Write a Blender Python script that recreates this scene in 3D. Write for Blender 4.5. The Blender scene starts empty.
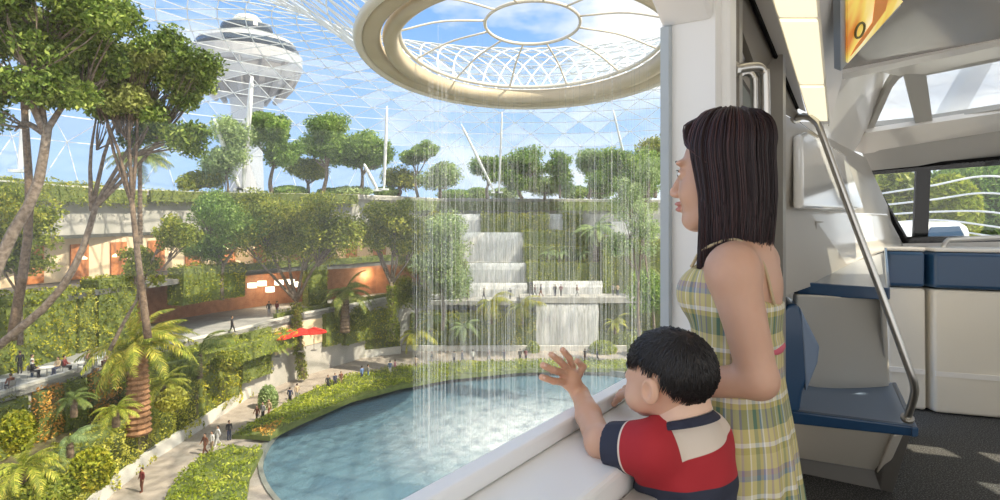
import bpy, math, random
import numpy as np
from mathutils import Vector, Matrix
random.seed(7)
rng = np.random.default_rng(11)
SC = bpy.context.scene
COL = SC.collection
F, CX, HZ, CAMZ = 620.0, 500.0, 215.0, 1.40
def P(x, y, d):
    return np.array([(x-CX)/F*d, d, CAMZ-(y-HZ)/F*d])
def PZ(x, y, z):
    d = F*(CAMZ-z)/(y-HZ)
    return np.array([(x-CX)/F*d, d, z])
def XD(x, d, z):
    return np.array([(x-CX)/F*d, d, z])

# ---------------------------------------------------------------- materials
MATS = {}
def mat(name, col, rough=.6, metal=0, spec=.5, var=0, vscale=4, col2=None, bump=0, bscale=20, emit=0, ecol=None, coat=0, sss=0):
    if name in MATS: return MATS[name]
    m = bpy.data.materials.new(name); m.use_nodes = True
    nt = m.node_tree; b = nt.nodes['Principled BSDF']
    b.inputs['Base Color'].default_value = (*col, 1); b.inputs['Roughness'].default_value = rough
    b.inputs['Metallic'].default_value = metal; b.inputs['Specular IOR Level'].default_value = spec
    if coat: b.inputs['Coat Weight'].default_value = coat; b.inputs['Coat Roughness'].default_value = .08
    if sss:
        b.inputs['Subsurface Weight'].default_value = sss; b.inputs['Subsurface Radius'].default_value = (.02, .008, .004)
        b.inputs['Subsurface Scale'].default_value = .4
    if emit:
        b.inputs['Emission Color'].default_value = (*(ecol or col), 1); b.inputs['Emission Strength'].default_value = emit
    if col2 or bump:
        tc = nt.nodes.new('ShaderNodeTexCoord')
    if col2:
        n = nt.nodes.new('ShaderNodeTexNoise'); n.inputs['Scale'].default_value = vscale; n.inputs['Detail'].default_value = 5
        r = nt.nodes.new('ShaderNodeValToRGB')
        r.color_ramp.elements[0].position = .35; r.color_ramp.elements[1].position = .65
        r.color_ramp.elements[0].color = (*col, 1); r.color_ramp.elements[1].color = (*col2, 1)
        nt.links.new(tc.outputs['Object'], n.inputs['Vector']); nt.links.new(n.outputs['Fac'], r.inputs['Fac'])
        nt.links.new(r.outputs['Color'], b.inputs['Base Color'])
    if bump:
        n = nt.nodes.new('ShaderNodeTexNoise'); n.inputs['Scale'].default_value = bscale; n.inputs['Detail'].default_value = 3
        bp = nt.nodes.new('ShaderNodeBump'); bp.inputs['Strength'].default_value = bump; bp.inputs['Distance'].default_value = .02
        nt.links.new(tc.outputs['Object'], n.inputs['Vector']); nt.links.new(n.outputs['Fac'], bp.inputs['Height'])
        nt.links.new(bp.outputs['Normal'], b.inputs['Normal'])
    MATS[name] = m
    return m
def leafmat(name, dark, mid, light, trans=.35, rough=.5, patch=.25):
    if name in MATS: return MATS[name]
    m = bpy.data.materials.new(name); m.use_nodes = True; nt = m.node_tree; N = nt.nodes; L = nt.links
    b = N['Principled BSDF']; out = N['Material Output']
    g = N.new('ShaderNodeNewGeometry'); r = N.new('ShaderNodeValToRGB')
    tc = N.new('ShaderNodeTexCoord'); n = N.new('ShaderNodeTexNoise'); n.inputs['Scale'].default_value = patch; n.inputs['Detail'].default_value = 3
    ad = N.new('ShaderNodeMath'); ad.operation = 'MULTIPLY_ADD'; ad.inputs[1].default_value = .62; 
    sc = N.new('ShaderNodeMath'); sc.operation = 'MULTIPLY_ADD'; sc.inputs[1].default_value = 1.3; sc.inputs[2].default_value = -.45
    L.new(tc.outputs['Object'], n.inputs['Vector']); L.new(n.outputs['Fac'], sc.inputs[0])
    L.new(g.outputs['Random Per Island'], ad.inputs[0]); L.new(sc.outputs[0], ad.inputs[2])
    e = r.color_ramp.elements; e[0].position = .05; e[0].color = (*dark, 1); e[1].position = .95; e[1].color = (*light, 1)
    k = e.new(.5); k.color = (*mid, 1)
    L.new(ad.outputs[0], r.inputs['Fac']); L.new(r.outputs['Color'], b.inputs['Base Color'])
    b.inputs['Roughness'].default_value = rough; b.inputs['Specular IOR Level'].default_value = .35
    t = N.new('ShaderNodeBsdfTranslucent'); L.new(r.outputs['Color'], t.inputs['Color'])
    mx = N.new('ShaderNodeMixShader'); mx.inputs[0].default_value = trans
    L.new(b.outputs[0], mx.inputs[1]); L.new(t.outputs[0], mx.inputs[2]); L.new(mx.outputs[0], out.inputs['Surface'])
    MATS[name] = m
    return m
def glassmat(name, tint=(.95, .98, 1), refl=.06, film=0.0, filmcol=(.9, .95, 1), rough=.02):
    if name in MATS: return MATS[name]
    m = bpy.data.materials.new(name); m.use_nodes = True; nt = m.node_tree; N = nt.nodes; L = nt.links
    N.remove(N['Principled BSDF']); out = N['Material Output']
    t = N.new('ShaderNodeBsdfTransparent'); t.inputs[0].default_value = (*tint, 1)
    g = N.new('ShaderNodeBsdfGlossy'); g.inputs['Roughness'].default_value = rough
    mx = N.new('ShaderNodeMixShader'); mx.inputs[0].default_value = refl
    L.new(t.outputs[0], mx.inputs[1]); L.new(g.outputs[0], mx.inputs[2])
    last = mx
    if film:
        d = N.new('ShaderNodeBsdfTranslucent'); d.inputs['Color'].default_value = (*filmcol, 1)
        d2 = N.new('ShaderNodeBsdfDiffuse'); d2.inputs['Color'].default_value = (*filmcol, 1)
        md = N.new('ShaderNodeMixShader'); md.inputs[0].default_value = .5
        L.new(d.outputs[0], md.inputs[1]); L.new(d2.outputs[0], md.inputs[2])
        m2 = N.new('ShaderNodeMixShader'); m2.inputs[0].default_value = film
        L.new(mx.outputs[0], m2.inputs[1]); L.new(md.outputs[0], m2.inputs[2]); last = m2
    L.new(last.outputs[0], out.inputs['Surface'])
    MATS[name] = m
    return m

# ---------------------------------------------------------------- meshes
class MB:
    def __init__(s): s.v = []; s.f = []; s.mi = []; s.n = 0
    def add(s, v, f, mi=0):
        v = np.asarray(v, float).reshape(-1, 3); s.v.append(v)
        for q in f: s.f.append(tuple(int(i)+s.n for i in q)); s.mi.append(mi)
        s.n += len(v)
    def box(s, c, d, rz=0, mi=0, M=None):
        x, y, z = np.array(d)/2
        v = np.array([(i*x, j*y, k*z) for i in (-1, 1) for j in (-1, 1) for k in (-1, 1)])
        if rz: c_, s_ = math.cos(rz), math.sin(rz); v = v@np.array([[c_, s_, 0], [-s_, c_, 0], [0, 0, 1]])
        if M is not None: v = v@np.asarray(M)
        s.add(v+np.array(c), [(0, 1, 3, 2), (4, 6, 7, 5), (0, 4, 5, 1), (2, 3, 7, 6), (0, 2, 6, 4), (1, 5, 7, 3)], mi)
    def tube(s, pts, r, n=8, mi=0, cap=True):
        pts = np.asarray(pts, float); k = len(pts); r = np.broadcast_to(np.asarray(r, float), (k,))
        T = np.gradient(pts, axis=0); T /= np.linalg.norm(T, axis=1)[:, None]+1e-12
        up = np.array([0, 0, 1.]) if abs(T[0][2]) < .9 else np.array([1., 0, 0])
        V = []
        u = np.cross(up, T[0]); u /= np.linalg.norm(u)
        a = np.arange(n)*2*math.pi/n
        for i in range(k):
            u = u-T[i]*(u@T[i]); u /= np.linalg.norm(u)+1e-12; w = np.cross(T[i], u)
            V.append(pts[i]+r[i]*(np.cos(a)[:, None]*u+np.sin(a)[:, None]*w))
        f = [(i*n+j, i*n+(j+1) % n, (i+1)*n+(j+1) % n, (i+1)*n+j) for i in range(k-1) for j in range(n)]
        if cap: f += [tuple(range(n))[::-1], tuple((k-1)*n+j for j in range(n))]
        s.add(np.concatenate(V), f, mi)
    def lathe(s, prof, c=(0, 0, 0), n=32, mi=0):
        a = np.arange(n)*2*math.pi/n; V = []
        for r, z in prof: V.append(np.stack([r*np.cos(a), r*np.sin(a), np.full(n, z)], 1))
        k = len(prof)
        f = [(i*n+j, i*n+(j+1) % n, (i+1)*n+(j+1) % n, (i+1)*n+j) for i in range(k-1) for j in range(n)]
        s.add(np.concatenate(V)+np.array(c), f, mi)
    def prism(s, poly, thick, mi=0):
        """planar-ish polygon (3D points) thickened along a given vector"""
        p = np.asarray(poly, float); n = len(p); t = np.asarray(thick, float)
        s.add(np.concatenate([p, p+t]), [tuple(range(n)), tuple(range(2*n-1, n-1, -1))]+[(i, i+n, (i+1) % n+n, (i+1) % n) for i in range(n)], mi)
    def ico(s, c, r, sub=1, mi=0):
        import bmesh
        bm = bmesh.new(); bmesh.ops.create_icosphere(bm, subdivisions=sub, radius=1)
        v = np.array([q.co[:] for q in bm.verts])*np.asarray(r)+np.array(c)
        f = [[q.index for q in t.verts] for t in bm.faces]; bm.free(); s.add(v, f, mi)
    def quads(s, V4, mi=0):
        V4 = np.asarray(V4).reshape(-1, 4, 3); k = len(V4)
        s.v.append(V4.reshape(-1, 3)); idx = (np.arange(k*4).reshape(-1, 4)+s.n).tolist()
        s.f += [tuple(q) for q in idx]; s.mi += [mi]*k; s.n += 4*k
    def build(s, name, mats, parent=None, smooth=False, loc=None, bevel=0):
        if not isinstance(mats, (list, tuple)): mats = [mats]
        v = np.concatenate(s.v)
        if loc is not None: v = v-np.asarray(loc)
        me = bpy.data.meshes.new(name); me.from_pydata(v.tolist(), [], s.f)
        for m in mats: me.materials.append(m)
        if len(mats) > 1: me.polygons.foreach_set('material_index', s.mi)
        if smooth: me.polygons.foreach_set('use_smooth', [True]*len(me.polygons))
        import bmesh
        if len(s.f) < 60000 and not getattr(s, 'leafy', False):
            bm = bmesh.new(); bm.from_mesh(me); bmesh.ops.recalc_face_normals(bm, faces=bm.faces); bm.to_mesh(me); bm.free()
        me.update()
        o = bpy.data.objects.new(name, me); COL.objects.link(o)
        if loc is not None: o.location = tuple(loc)
        if parent is not None:
            o.parent = parent
            if loc is None: o.location = tuple(-np.array(parent.location)) if parent.rotation_euler.z == 0 else o.location
        if bevel:
            md = o.modifiers.new('bevel', 'BEVEL'); md.width = bevel; md.segments = 3; md.limit_method = 'ANGLE'
            if smooth: pass
        return o
def tag(o, label=None, cat=None, group=None, kind=None):
    if label: o['label'] = label
    if cat: o['category'] = cat
    if group: o['group'] = group
    if kind: o['kind'] = kind
    return o
def empty(name, loc=(0, 0, 0), rz=0):
    o = bpy.data.objects.new(name, None); COL.objects.link(o); o.location = tuple(loc); o.rotation_euler = (0, 0, rz); o.empty_display_size = .1
    return o
KIDS = {}
def part(mb, name, mats, root, **k):
    """part in world coordinates under a root placed at root.location (no rotation)"""
    o = mb.build(name, mats, root, **k)
    return o
def lpart(mb, name, mats, root, **k):
    """part whose mesh is in the root's local frame"""
    o = mb.build(name, mats, None, **k); o.parent = root
    return o
def copy_tree(o, parent=None, kids=None):
    c = o.copy(); COL.objects.link(c); c.parent = parent
    for ch in list(o.children): copy_tree(ch, c)
    return c

def leaves(mb, cen, size, mi=0, up=None, asp=.45, flat=0):
    """diamond leaves at centres"""
    n = len(cen); size = np.broadcast_to(size, (n,))[:, None]
    u = rng.normal(size=(n, 3))
    if up is not None: u = u+np.asarray(up)
    if flat: u[:, 2] *= (1-flat)
    u /= np.linalg.norm(u, axis=1)[:, None]
    w = rng.normal(size=(n, 3))
    if flat: w[:, 2] *= (1-flat)
    w -= u*(w*u).sum(1)[:, None]; w /= np.linalg.norm(w, axis=1)[:, None]
    q = np.stack([cen-u*size*.5, cen+w*size*asp*.5, cen+u*size*.5, cen-w*size*asp*.5], 1)
    mb.quads(q, mi); mb.leafy = True

# ---------------------------------------------------------------- implicit surfaces (surface nets)
def sdf_mesh(fn, lo, hi, h):
    lo = np.array(lo, float); hi = np.array(hi, float)
    n = np.maximum(((hi-lo)/h).astype(int)+2, 4)
    ax = [lo[i]+np.arange(n[i])*h for i in range(3)]
    V = np.empty(n)
    Y, Z = np.meshgrid(ax[1], ax[2], indexing='ij')
    yz = np.stack([Y.ravel(), Z.ravel()], 1)
    B = max(1, int(400000/len(yz)))
    for i in range(0, n[0], B):
        xs = ax[0][i:i+B]
        pts = np.concatenate([np.repeat(xs, len(yz))[:, None], np.tile(yz, (len(xs), 1))], 1)
        V[i:i+B] = fn(pts).reshape(len(xs), n[1], n[2])
    V[0] = V[-1] = 1; V[:, 0] = V[:, -1] = 1; V[:, :, 0] = V[:, :, -1] = 1
    S = V < 0
    cn = n-1; sm = np.zeros((*cn, 3)); ct = np.zeros(cn)
    E = []
    for a in range(3):
        sl0 = [slice(None)]*3; sl1 = [slice(None)]*3; sl0[a] = slice(0, -1); sl1[a] = slice(1, None)
        m = S[tuple(sl0)] != S[tuple(sl1)]; idx = np.argwhere(m)
        va = V[tuple(sl0)][m]; vb = V[tuple(sl1)][m]; t = va/(va-vb)
        p = idx.astype(float); p[:, a] += t
        b, c = (a+1) % 3, (a+2) % 3
        cells = []
        for db, dc in ((0, 0), (-1, 0), (-1, -1), (0, -1)):
            q = idx.copy(); q[:, b] += db; q[:, c] += dc; cells.append(q)
            np.add.at(sm, tuple(q.T), p); np.add.at(ct, tuple(q.T), 1)
        E.append((cells, S[tuple(sl0)][m]))
    act = ct > 0; ids = -np.ones(cn, int); ids[act] = np.arange(act.sum())
    verts = (sm[act]/ct[act][:, None])*h+lo
    faces = []
    for cells, s in E:
        q = np.stack([ids[tuple(c.T)] for c in cells], 1)
        q[~s] = q[~s][:, ::-1]; faces.append(q)
    return verts, np.concatenate(faces)
def rel(verts, faces, it=1):
    v = verts
    for _ in range(it):
        a = np.zeros_like(v); c = np.zeros(len(v))
        for i in range(4):
            np.add.at(a, faces[:, i], v[faces[:, (i+1) % 4]]); np.add.at(c, faces[:, i], 1)
            np.add.at(a, faces[:, i], v[faces[:, (i-1) % 4]]); np.add.at(c, faces[:, i], 1)
        v = v*.5+.5*a/c[:, None]
    return v
def smin(a, b, k): 
    h = np.clip(.5+.5*(b-a)/k, 0, 1); return b*(1-h)+a*h-k*h*(1-h)
def smax(a, b, k): return -smin(-a, -b, k)
def ell(p, c, r, R=None):
    q = p-np.array(c)
    if R is not None: q = q@R
    r = np.array(r); k0 = np.linalg.norm(q/r, axis=1); k1 = np.linalg.norm(q/r**2, axis=1)
    return k0*(k0-1)/(k1+1e-9)
def cap(p, a, b, ra, rb):
    a = np.array(a, float); b = np.array(b, float); ab = b-a
    t = np.clip(((p-a)@ab)/(ab@ab), 0, 1)
    return np.linalg.norm(p-a-t[:, None]*ab, axis=1)-(ra+(rb-ra)*t)
def sdf_obj(name, fn, lo, hi, h, mats, parent=None, smooth=True, mi=None, it=1, M=None):
    v, f = sdf_mesh(fn, lo, hi, h); v = rel(v, f, it)
    me = bpy.data.meshes.new(name)
    vv = v if M is None else v@np.array(M).T
    me.from_pydata(vv.tolist(), [], f.tolist())
    if not isinstance(mats, (list, tuple)): mats = [mats]
    for m in mats: me.materials.append(m)
    me.polygons.foreach_set('use_smooth', [True]*len(f))
    if mi is not None: me.polygons.foreach_set('material_index', mi(v[f].mean(1)).astype(int).tolist())
    me.update()
    o = bpy.data.objects.new(name, me); COL.objects.link(o)
    if parent is not None: o.parent = parent
    return o
def RZ(a):
    c, s = math.cos(a), math.sin(a); return np.array([[c, -s, 0], [s, c, 0], [0, 0, 1]])
def RY(a):
    c, s = math.cos(a), math.sin(a); return np.array([[c, 0, s], [0, 1, 0], [-s, 0, c]])
def spline(pts, n):
    """Catmull-Rom through points"""
    p = np.asarray(pts, float); p = np.concatenate([[2*p[0]-p[1]], p, [2*p[-1]-p[-2]]]); out = []
    k = len(p)-3
    for t in np.linspace(0, k-1e-6, n):
        i = int(t); u = t-i; a, b, c, d = p[i:i+4]
        out.append(.5*((2*b)+(-a+c)*u+(2*a-5*b+4*c-d)*u*u+(-a+3*b-3*c+d)*u**3))
    return np.array(out)
# ================================================================ world, sun, camera
w = bpy.data.worlds.new('sky'); SC.world = w; w.use_nodes = True
nt = w.node_tree; N = nt.nodes; L = nt.links
bg = N['Background']
tc = N.new('ShaderNodeTexCoord'); sep = N.new('ShaderNodeSeparateXYZ'); L.new(tc.outputs['Generated'], sep.inputs[0])
gr = N.new('ShaderNodeValToRGB'); e = gr.color_ramp.elements
e[0].position = 0.0; e[0].color = (.50, .70, .95, 1); e[1].position = .75; e[1].color = (.12, .30, .74, 1)
k = e.new(.30); k.color = (.22, .45, .88, 1)
L.new(sep.outputs['Z'], gr.inputs['Fac'])
mp = N.new('ShaderNodeMapping'); mp.inputs['Scale'].default_value = (1, 1, 2.6); mp.inputs['Location'].default_value = (.55, .2, .1)
L.new(tc.outputs['Generated'], mp.inputs['Vector'])
cn = N.new('ShaderNodeTexNoise'); cn.inputs['Scale'].default_value = 2.3; cn.inputs['Detail'].default_value = 8; cn.inputs['Roughness'].default_value = .58
L.new(mp.outputs[0], cn.inputs['Vector'])
cr = N.new('ShaderNodeValToRGB'); cr.color_ramp.elements[0].position = .47; cr.color_ramp.elements[1].position = .62
bk = N.new('ShaderNodeMath'); bk.operation = 'MULTIPLY_ADD'; bk.inputs[1].default_value = -.16; L.new(sep.outputs['Y'], bk.inputs[0]); L.new(cn.outputs['Fac'], bk.inputs[2])  # extra cloud behind and to the right, added to whiten light into the car
bk2 = N.new('ShaderNodeMath'); bk2.operation = 'MULTIPLY_ADD'; bk2.inputs[1].default_value = .20; L.new(sep.outputs['X'], bk2.inputs[0]); bk3 = N.new('ShaderNodeMath'); bk3.operation = 'ADD'; bk3.inputs[1].default_value = .14; L.new(bk.outputs[0], bk3.inputs[0]); L.new(bk3.outputs[0], bk2.inputs[2])
L.new(bk2.outputs[0], cr.inputs['Fac'])
mx = N.new('ShaderNodeMixRGB'); mx.inputs['Color2'].default_value = (1.06, 1.03, 1.0, 1)
L.new(cr.outputs['Color'], mx.inputs['Fac']); L.new(gr.outputs['Color'], mx.inputs['Color1']); L.new(mx.outputs[0], bg.inputs['Color'])
bg.inputs['Strength'].default_value = .95
SUN_EL, SUN_AZ = math.radians(48), (.93, -.36)
sl = bpy.data.lights.new('sun', 'SUN'); sl.energy = 6.6; sl.angle = math.radians(.6); sl.color = (1, .86, .64)
so = bpy.data.objects.new('sun', sl); COL.objects.link(so)
_d = Vector((SUN_AZ[0]*math.cos(SUN_EL), SUN_AZ[1]*math.cos(SUN_EL), math.sin(SUN_EL)))
so.rotation_euler = _d.to_track_quat('Z', 'Y').to_euler(); so.location = (40, 30, 60)
cd = bpy.data.cameras.new('camera'); cam = bpy.data.objects.new('camera', cd); COL.objects.link(cam)
cam.location = (0, 0, CAMZ); cam.rotation_euler = (math.pi/2, 0, 0)
cd.sensor_width = 36; cd.lens = 36*F/1000; cd.shift_y = -(250-HZ)/1000; cd.clip_start = .02; cd.clip_end = 3000
SC.camera = cam
SC.view_settings.view_transform = 'Standard'; SC.view_settings.look = 'None'; SC.view_settings.gamma = 1
SC.view_settings.exposure = 0.46; SC.view_settings.use_curve_mapping = False
SC.cycles.transparent_max_bounces = 24; SC.cycles.max_bounces = 8; SC.cycles.use_denoising = True
SC.cycles.sample_clamp_indirect = 6; SC.cycles.caustics_reflective = False; SC.cycles.caustics_refractive = False

# ================================================================ materials for the garden
white_steel = mat('white_steel', (.80, .83, .86), .35)
lattice_m = mat('lattice_steel', (.78, .82, .86), .4)
concrete = mat('concrete', (.34, .34, .32), .8, col2=(.44, .43, .41), vscale=.6)
concrete_l = mat('concrete_light', (.52, .52, .50), .7, col2=(.62, .61, .58), vscale=.8)
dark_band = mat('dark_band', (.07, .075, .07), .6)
paving = mat('paving', (.30, .265, .235), .8, col2=(.40, .355, .315), vscale=1.2)
paving_grey = mat('paving_grey', (.25, .26, .27), .7, col2=(.35, .355, .36), vscale=1)
soil = mat('soil', (.10, .08, .045), .9, col2=(.16, .15, .06), vscale=2)
bark = mat('bark', (.11, .08, .055), .85, col2=(.27, .22, .175), vscale=5, bump=.5, bscale=8)
bark_d = mat('bark_dark', (.10, .07, .05), .9, col2=(.22, .16, .11), vscale=6, bump=.5, bscale=9)
G_fg = leafmat('leaf_foreground', (.03, .06, .008), (.14, .23, .03), (.50, .58, .14), .3)
G_fgy = leafmat('leaf_foreground_golden', (.07, .09, .02), (.24, .29, .06), (.52, .54, .18), .4)
G_mid = leafmat('leaf_mid', (0.0675, 0.103, 0.012), (0.23, 0.288, 0.036), (0.567, 0.536, 0.09), .35)
G_far = leafmat('leaf_far', (.06, .12, .02), (.20, .34, .06), (.48, .60, .17), .4)
G_pale = leafmat('leaf_pale', (.17, .24, .09), (.34, .46, .19), (.60, .70, .36), .4)
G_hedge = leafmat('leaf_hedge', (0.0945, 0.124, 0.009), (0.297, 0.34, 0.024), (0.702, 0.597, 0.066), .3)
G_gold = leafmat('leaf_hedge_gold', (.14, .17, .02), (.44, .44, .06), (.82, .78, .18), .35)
G_orange = leafmat('leaf_orange', (.40, .17, .02), (.72, .38, .07), (.92, .62, .18), .25)
G_palm = leafmat('leaf_palm', (0.108, 0.165, 0.018), (0.338, 0.391, 0.048), (0.81, 0.68, 0.132), .3, patch=.6)
G_palmd = leafmat('leaf_palm_dark', (0.0675, 0.113, 0.024), (0.162, 0.227, 0.048), (0.405, 0.412, 0.108), .25, patch=.6)
G_strip = leafmat('leaf_strip', (.12, .17, .012), (.32, .40, .035), (.60, .60, .10), .35, patch=.35)
core_g = mat('hedge_core', (.10, .14, .03), .9, col2=(.16, .19, .05), vscale=2)

# ================================================================ ground & pool
C0 = np.array([3., 56.5]); PR = 23.; ZW = -18.6; ZP = -18.
def disc_ring(r0, r1, z, n=96, c=C0):
    mb = MB(); a = np.arange(n)*2*math.pi/n
    V = np.concatenate([np.stack([c[0]+r*np.cos(a), c[1]+r*np.sin(a), np.full(n, z)], 1) for r in (r0, r1)])
    mb.add(V, [(j, (j+1) % n, (j+1) % n+n, j+n) for j in range(n)]); return mb
g = disc_ring(PR+.35, 120, ZP); o = g.build('ground', paving); tag(o, kind='structure')
# pool wall
mb = MB(); mb.lathe([(PR, -22), (PR+.35, -22), (PR+.35, ZP+.12), (PR, ZP+.12), (PR, -22)], (C0[0], C0[1], 0), 96)
o = mb.build('pool_rim', mat('pool_rim', (.22, .23, .21), .5), smooth=False); tag(o, kind='structure')
# water
m = bpy.data.materials.new('pool_water'); m.use_nodes = True; nt = m.node_tree; N = nt.nodes; L = nt.links; b = N['Principled BSDF']
b.inputs['Base Color'].default_value = (.07, .20, .30, 1); b.inputs['Roughness'].default_value = .1; b.inputs['IOR'].default_value = 1.33
tcn = N.new('ShaderNodeTexCoord'); n1 = N.new('ShaderNodeTexNoise'); n1.inputs['Scale'].default_value = 2.2; n1.inputs['Detail'].default_value = 8; n1.inputs['Roughness'].default_value = .65
n2 = N.new('ShaderNodeTexNoise'); n2.inputs['Scale'].default_value = .12
bp = N.new('ShaderNodeBump'); bp.inputs['Strength'].default_value = .7; bp.inputs['Distance'].default_value = .25
L.new(tcn.outputs['Object'], n1.inputs['Vector']); L.new(n1.outputs['Fac'], bp.inputs['Height']); L.new(bp.outputs[0], b.inputs['Normal'])
# foam grows where the falling water strikes, by distance from the centre
sep = N.new('ShaderNodeVectorMath'); sep.operation = 'LENGTH'; L.new(tcn.outputs['Object'], sep.inputs[0])
mr = N.new('ShaderNodeMapRange'); mr.inputs['From Min'].default_value = 15; mr.inputs['From Max'].default_value = 4; L.new(sep.outputs['Value'], mr.inputs['Value'])
n3 = N.new('ShaderNodeTexNoise'); n3.inputs['Scale'].default_value = .8; n3.inputs['Detail'].default_value = 6; L.new(tcn.outputs['Object'], n3.inputs['Vector'])
mu = N.new('ShaderNodeMath'); mu.operation = 'MULTIPLY'; L.new(mr.outputs[0], mu.inputs[0]); L.new(n3.outputs['Fac'], mu.inputs[1])
mc = N.new('ShaderNodeMixRGB'); mc.inputs['Color1'].default_value = (.11, .20, .26, 1); mc.inputs['Color2'].default_value = (.62, .68, .72, 1)
mu2 = N.new('ShaderNodeMath'); mu2.operation = 'MULTIPLY'; mu2.inputs[1].default_value = 1.5; mu2.use_clamp = True
L.new(mu.outputs[0], mu2.inputs[0]); L.new(mu2.outputs[0], mc.inputs['Fac']); L.new(mc.outputs[0], b.inputs['Base Color'])
mb = MB(); a = np.arange(96)*2*math.pi/96
V = [(0, 0, 0)]+[(r*math.cos(t), r*math.sin(t), 0) for r in (PR*.5, PR) for t in a]
fs = [(0, 1+j, 1+(j+1) % 96) for j in range(96)]+[(1+j, 97+j, 97+(j+1) % 96, 1+(j+1) % 96) for j in range(96)]
mb.add(V, fs); o = mb.build('pool_water', m); o.location = (C0[0], C0[1], ZW)
tag(o, 'round blue garden pool rippling under the falling rain', 'pool', kind='thing')

# ================================================================ dome
RC = np.array([3., 57., 16.5]); TS = .15
E1 = np.array([1., 0, 0]); E2 = np.array([0, math.sqrt(1-TS*TS), -TS]); E3 = np.cross(E1, E2)
def ring_pt(r, a, h=0):
    return RC+r*np.cos(a)*E1+r*np.sin(a)*E2+h*E3
NT, NR = 66, 23
def dome_pt(i, j):
    a = 2*math.pi*(i+j*.5)/NT; t = j/NR
    r = 15.6+(78-15.6)*t
    u = (r-38)/40 if r > 38 else (38-r)/22.4
    z = 3.5+23.5*math.sqrt(max(0, 1-abs(u)**2.1)) if r > 38 else 27-10.5*u**1.8
    q = ring_pt(r, a)*(1-min(1, t*2.5))+np.array([RC[0]+r*math.cos(a), RC[1]+r*math.sin(a), 0])*min(1, t*2.5)
    q[2] = z if t > .4 else (z+(ring_pt(15.6, a)[2]-16.5)*(1-t/.4))
    return q
DV = np.array([[dome_pt(i, j) for i in range(NT)] for j in range(NR+1)])
mb = MB(); sk = MB(); sv = DV.reshape(-1, 3)
idx = lambda i, j: j*NT+(i % NT)
edges = []; tris = []
for j in range(NR+1):
    for i in range(NT):
        if j: edges.append((idx(i, j), idx(i+1, j)))
        if j < NR:
            edges += [(idx(i, j), idx(i, j+1)), (idx(i+1, j), idx(i, j+1))]
            tris += [(idx(i, j), idx(i+1, j), idx(i, j+1)), (idx(i+1, j), idx(i+1, j+1), idx(i, j+1))]
E = np.array(edges); A = sv[E[:, 0]]; B = sv[E[:, 1]]
T = B-A; T /= np.linalg.norm(T, axis=1)[:, None]+1e-9
Cn = np.array([RC[0], RC[1], 0]); nn = A-Cn; nn -= T*(nn*T).sum(1)[:, None]; nn /= np.linalg.norm(nn, axis=1)[:, None]; ss = np.cross(T, nn)
dd = np.linalg.norm(A-np.array([0, 0, 1.4]), axis=1)[:, None]
r = .065
for s0, n0, s1, n1_ in ((-1, -1, 1, -1), (1, -1, 0, 1.4), (0, 1.4, -1, -1)):
    mb.quads(np.stack([A+r*(ss*s0+nn*n0), A+r*(ss*s1+nn*n1_), B+r*(ss*s1+nn*n1_), B+r*(ss*s0+nn*n0)], 1))
mb.leafy = True
o = mb.build('roof_lattice', lattice_m); tag(o, kind='structure')
gl = [glassmat('dome_glass_clear', film=.02, refl=.02), glassmat('dome_glass_soft', film=.14, refl=.02, tint=(.85, .93, 1)), glassmat('dome_glass_frit', film=.30, refl=.02, tint=(.8, .9, 1))]
sk.add(sv, tris)
mi = []
from mathutils import noise as mnoise
for (a_, b_, c_) in tris:
    c = (sv[a_]+sv[b_]+sv[c_])/3; v = mnoise.noise(Vector((c[0]*.06, c[1]*.06, c[2]*.06)))*.9+random.gauss(0, .28)+ (0.38 if c[1] > 90 else -.08)
    mi.append(0 if v < .12 else (1 if v < .45 else 2))
sk.mi = mi
o = sk.build('roof_glass', gl); tag(o, kind='structure')

# ring (oculus)
ring_m = mat('ring_beige', (.42, .36, .25), .45, col2=(.50, .44, .32), vscale=.3)
ring_l = mat('ring_light', (.66, .63, .55), .35)
def ring_tube(name, prof, mats, parent, n=128):
    V = []; k = len(prof)
    for i in range(n):
        a = 2*math.pi*i/n
        for rr, h in prof: V.append(ring_pt(rr, a, h)-RC)
    f = [(i*k+j, i*k+(j+1) % k, ((i+1) % n)*k+(j+1) % k, ((i+1) % n)*k+j) for i in range(n) for j in range(k)]
    q = MB(); q.add(V, f); o = q.build(name, mats, smooth=True); o.parent = parent; return o
rr = empty('oculus_ring', RC); tag(rr, 'huge beige ring around the round opening in the glass roof', 'roof ring')
def circ(r, h, s, n=12): return [(r+s*math.cos(t), h+s*math.sin(t)) for t in np.arange(n)*2*math.pi/n]
ring_tube('outer_rim', circ(15.7, 0, .42), ring_l, rr)
ring_tube('ring_band', [(15.4, -.1), (15.1, -.35), (14.2, -.4), (13.9, -.2), (13.7, .3), (15.2, .4)], ring_m, rr)
ring_tube('inner_collar', [(13.6, .3), (13.4, -.5), (12.7, -.6), (12.3, -.3), (12.2, .6), (12.7, .9)], ring_m, rr)
ring_tube('inner_rim', circ(12.15, 1.0, .2), ring_l, rr)
hub = 4.4
q = MB()
q.tube([ring_pt(hub, a, 2.6)-RC for a in np.linspace(0, 2*math.pi, 61)], .16, 6)
o = q.build('hub_ring', ring_l, smooth=True); o.parent = rr
for kx in range(12):
    a = 2*math.pi*(kx+.3)/12; q = MB()
    q.tube(spline([ring_pt(hub, a, 2.6)-RC, ring_pt(8.5, a, 2.2)-RC, ring_pt(12.2, a, 1.0)-RC], 8), .1, 6)
    o = q.build('spoke', ring_l, smooth=True); o.parent = rr
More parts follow.
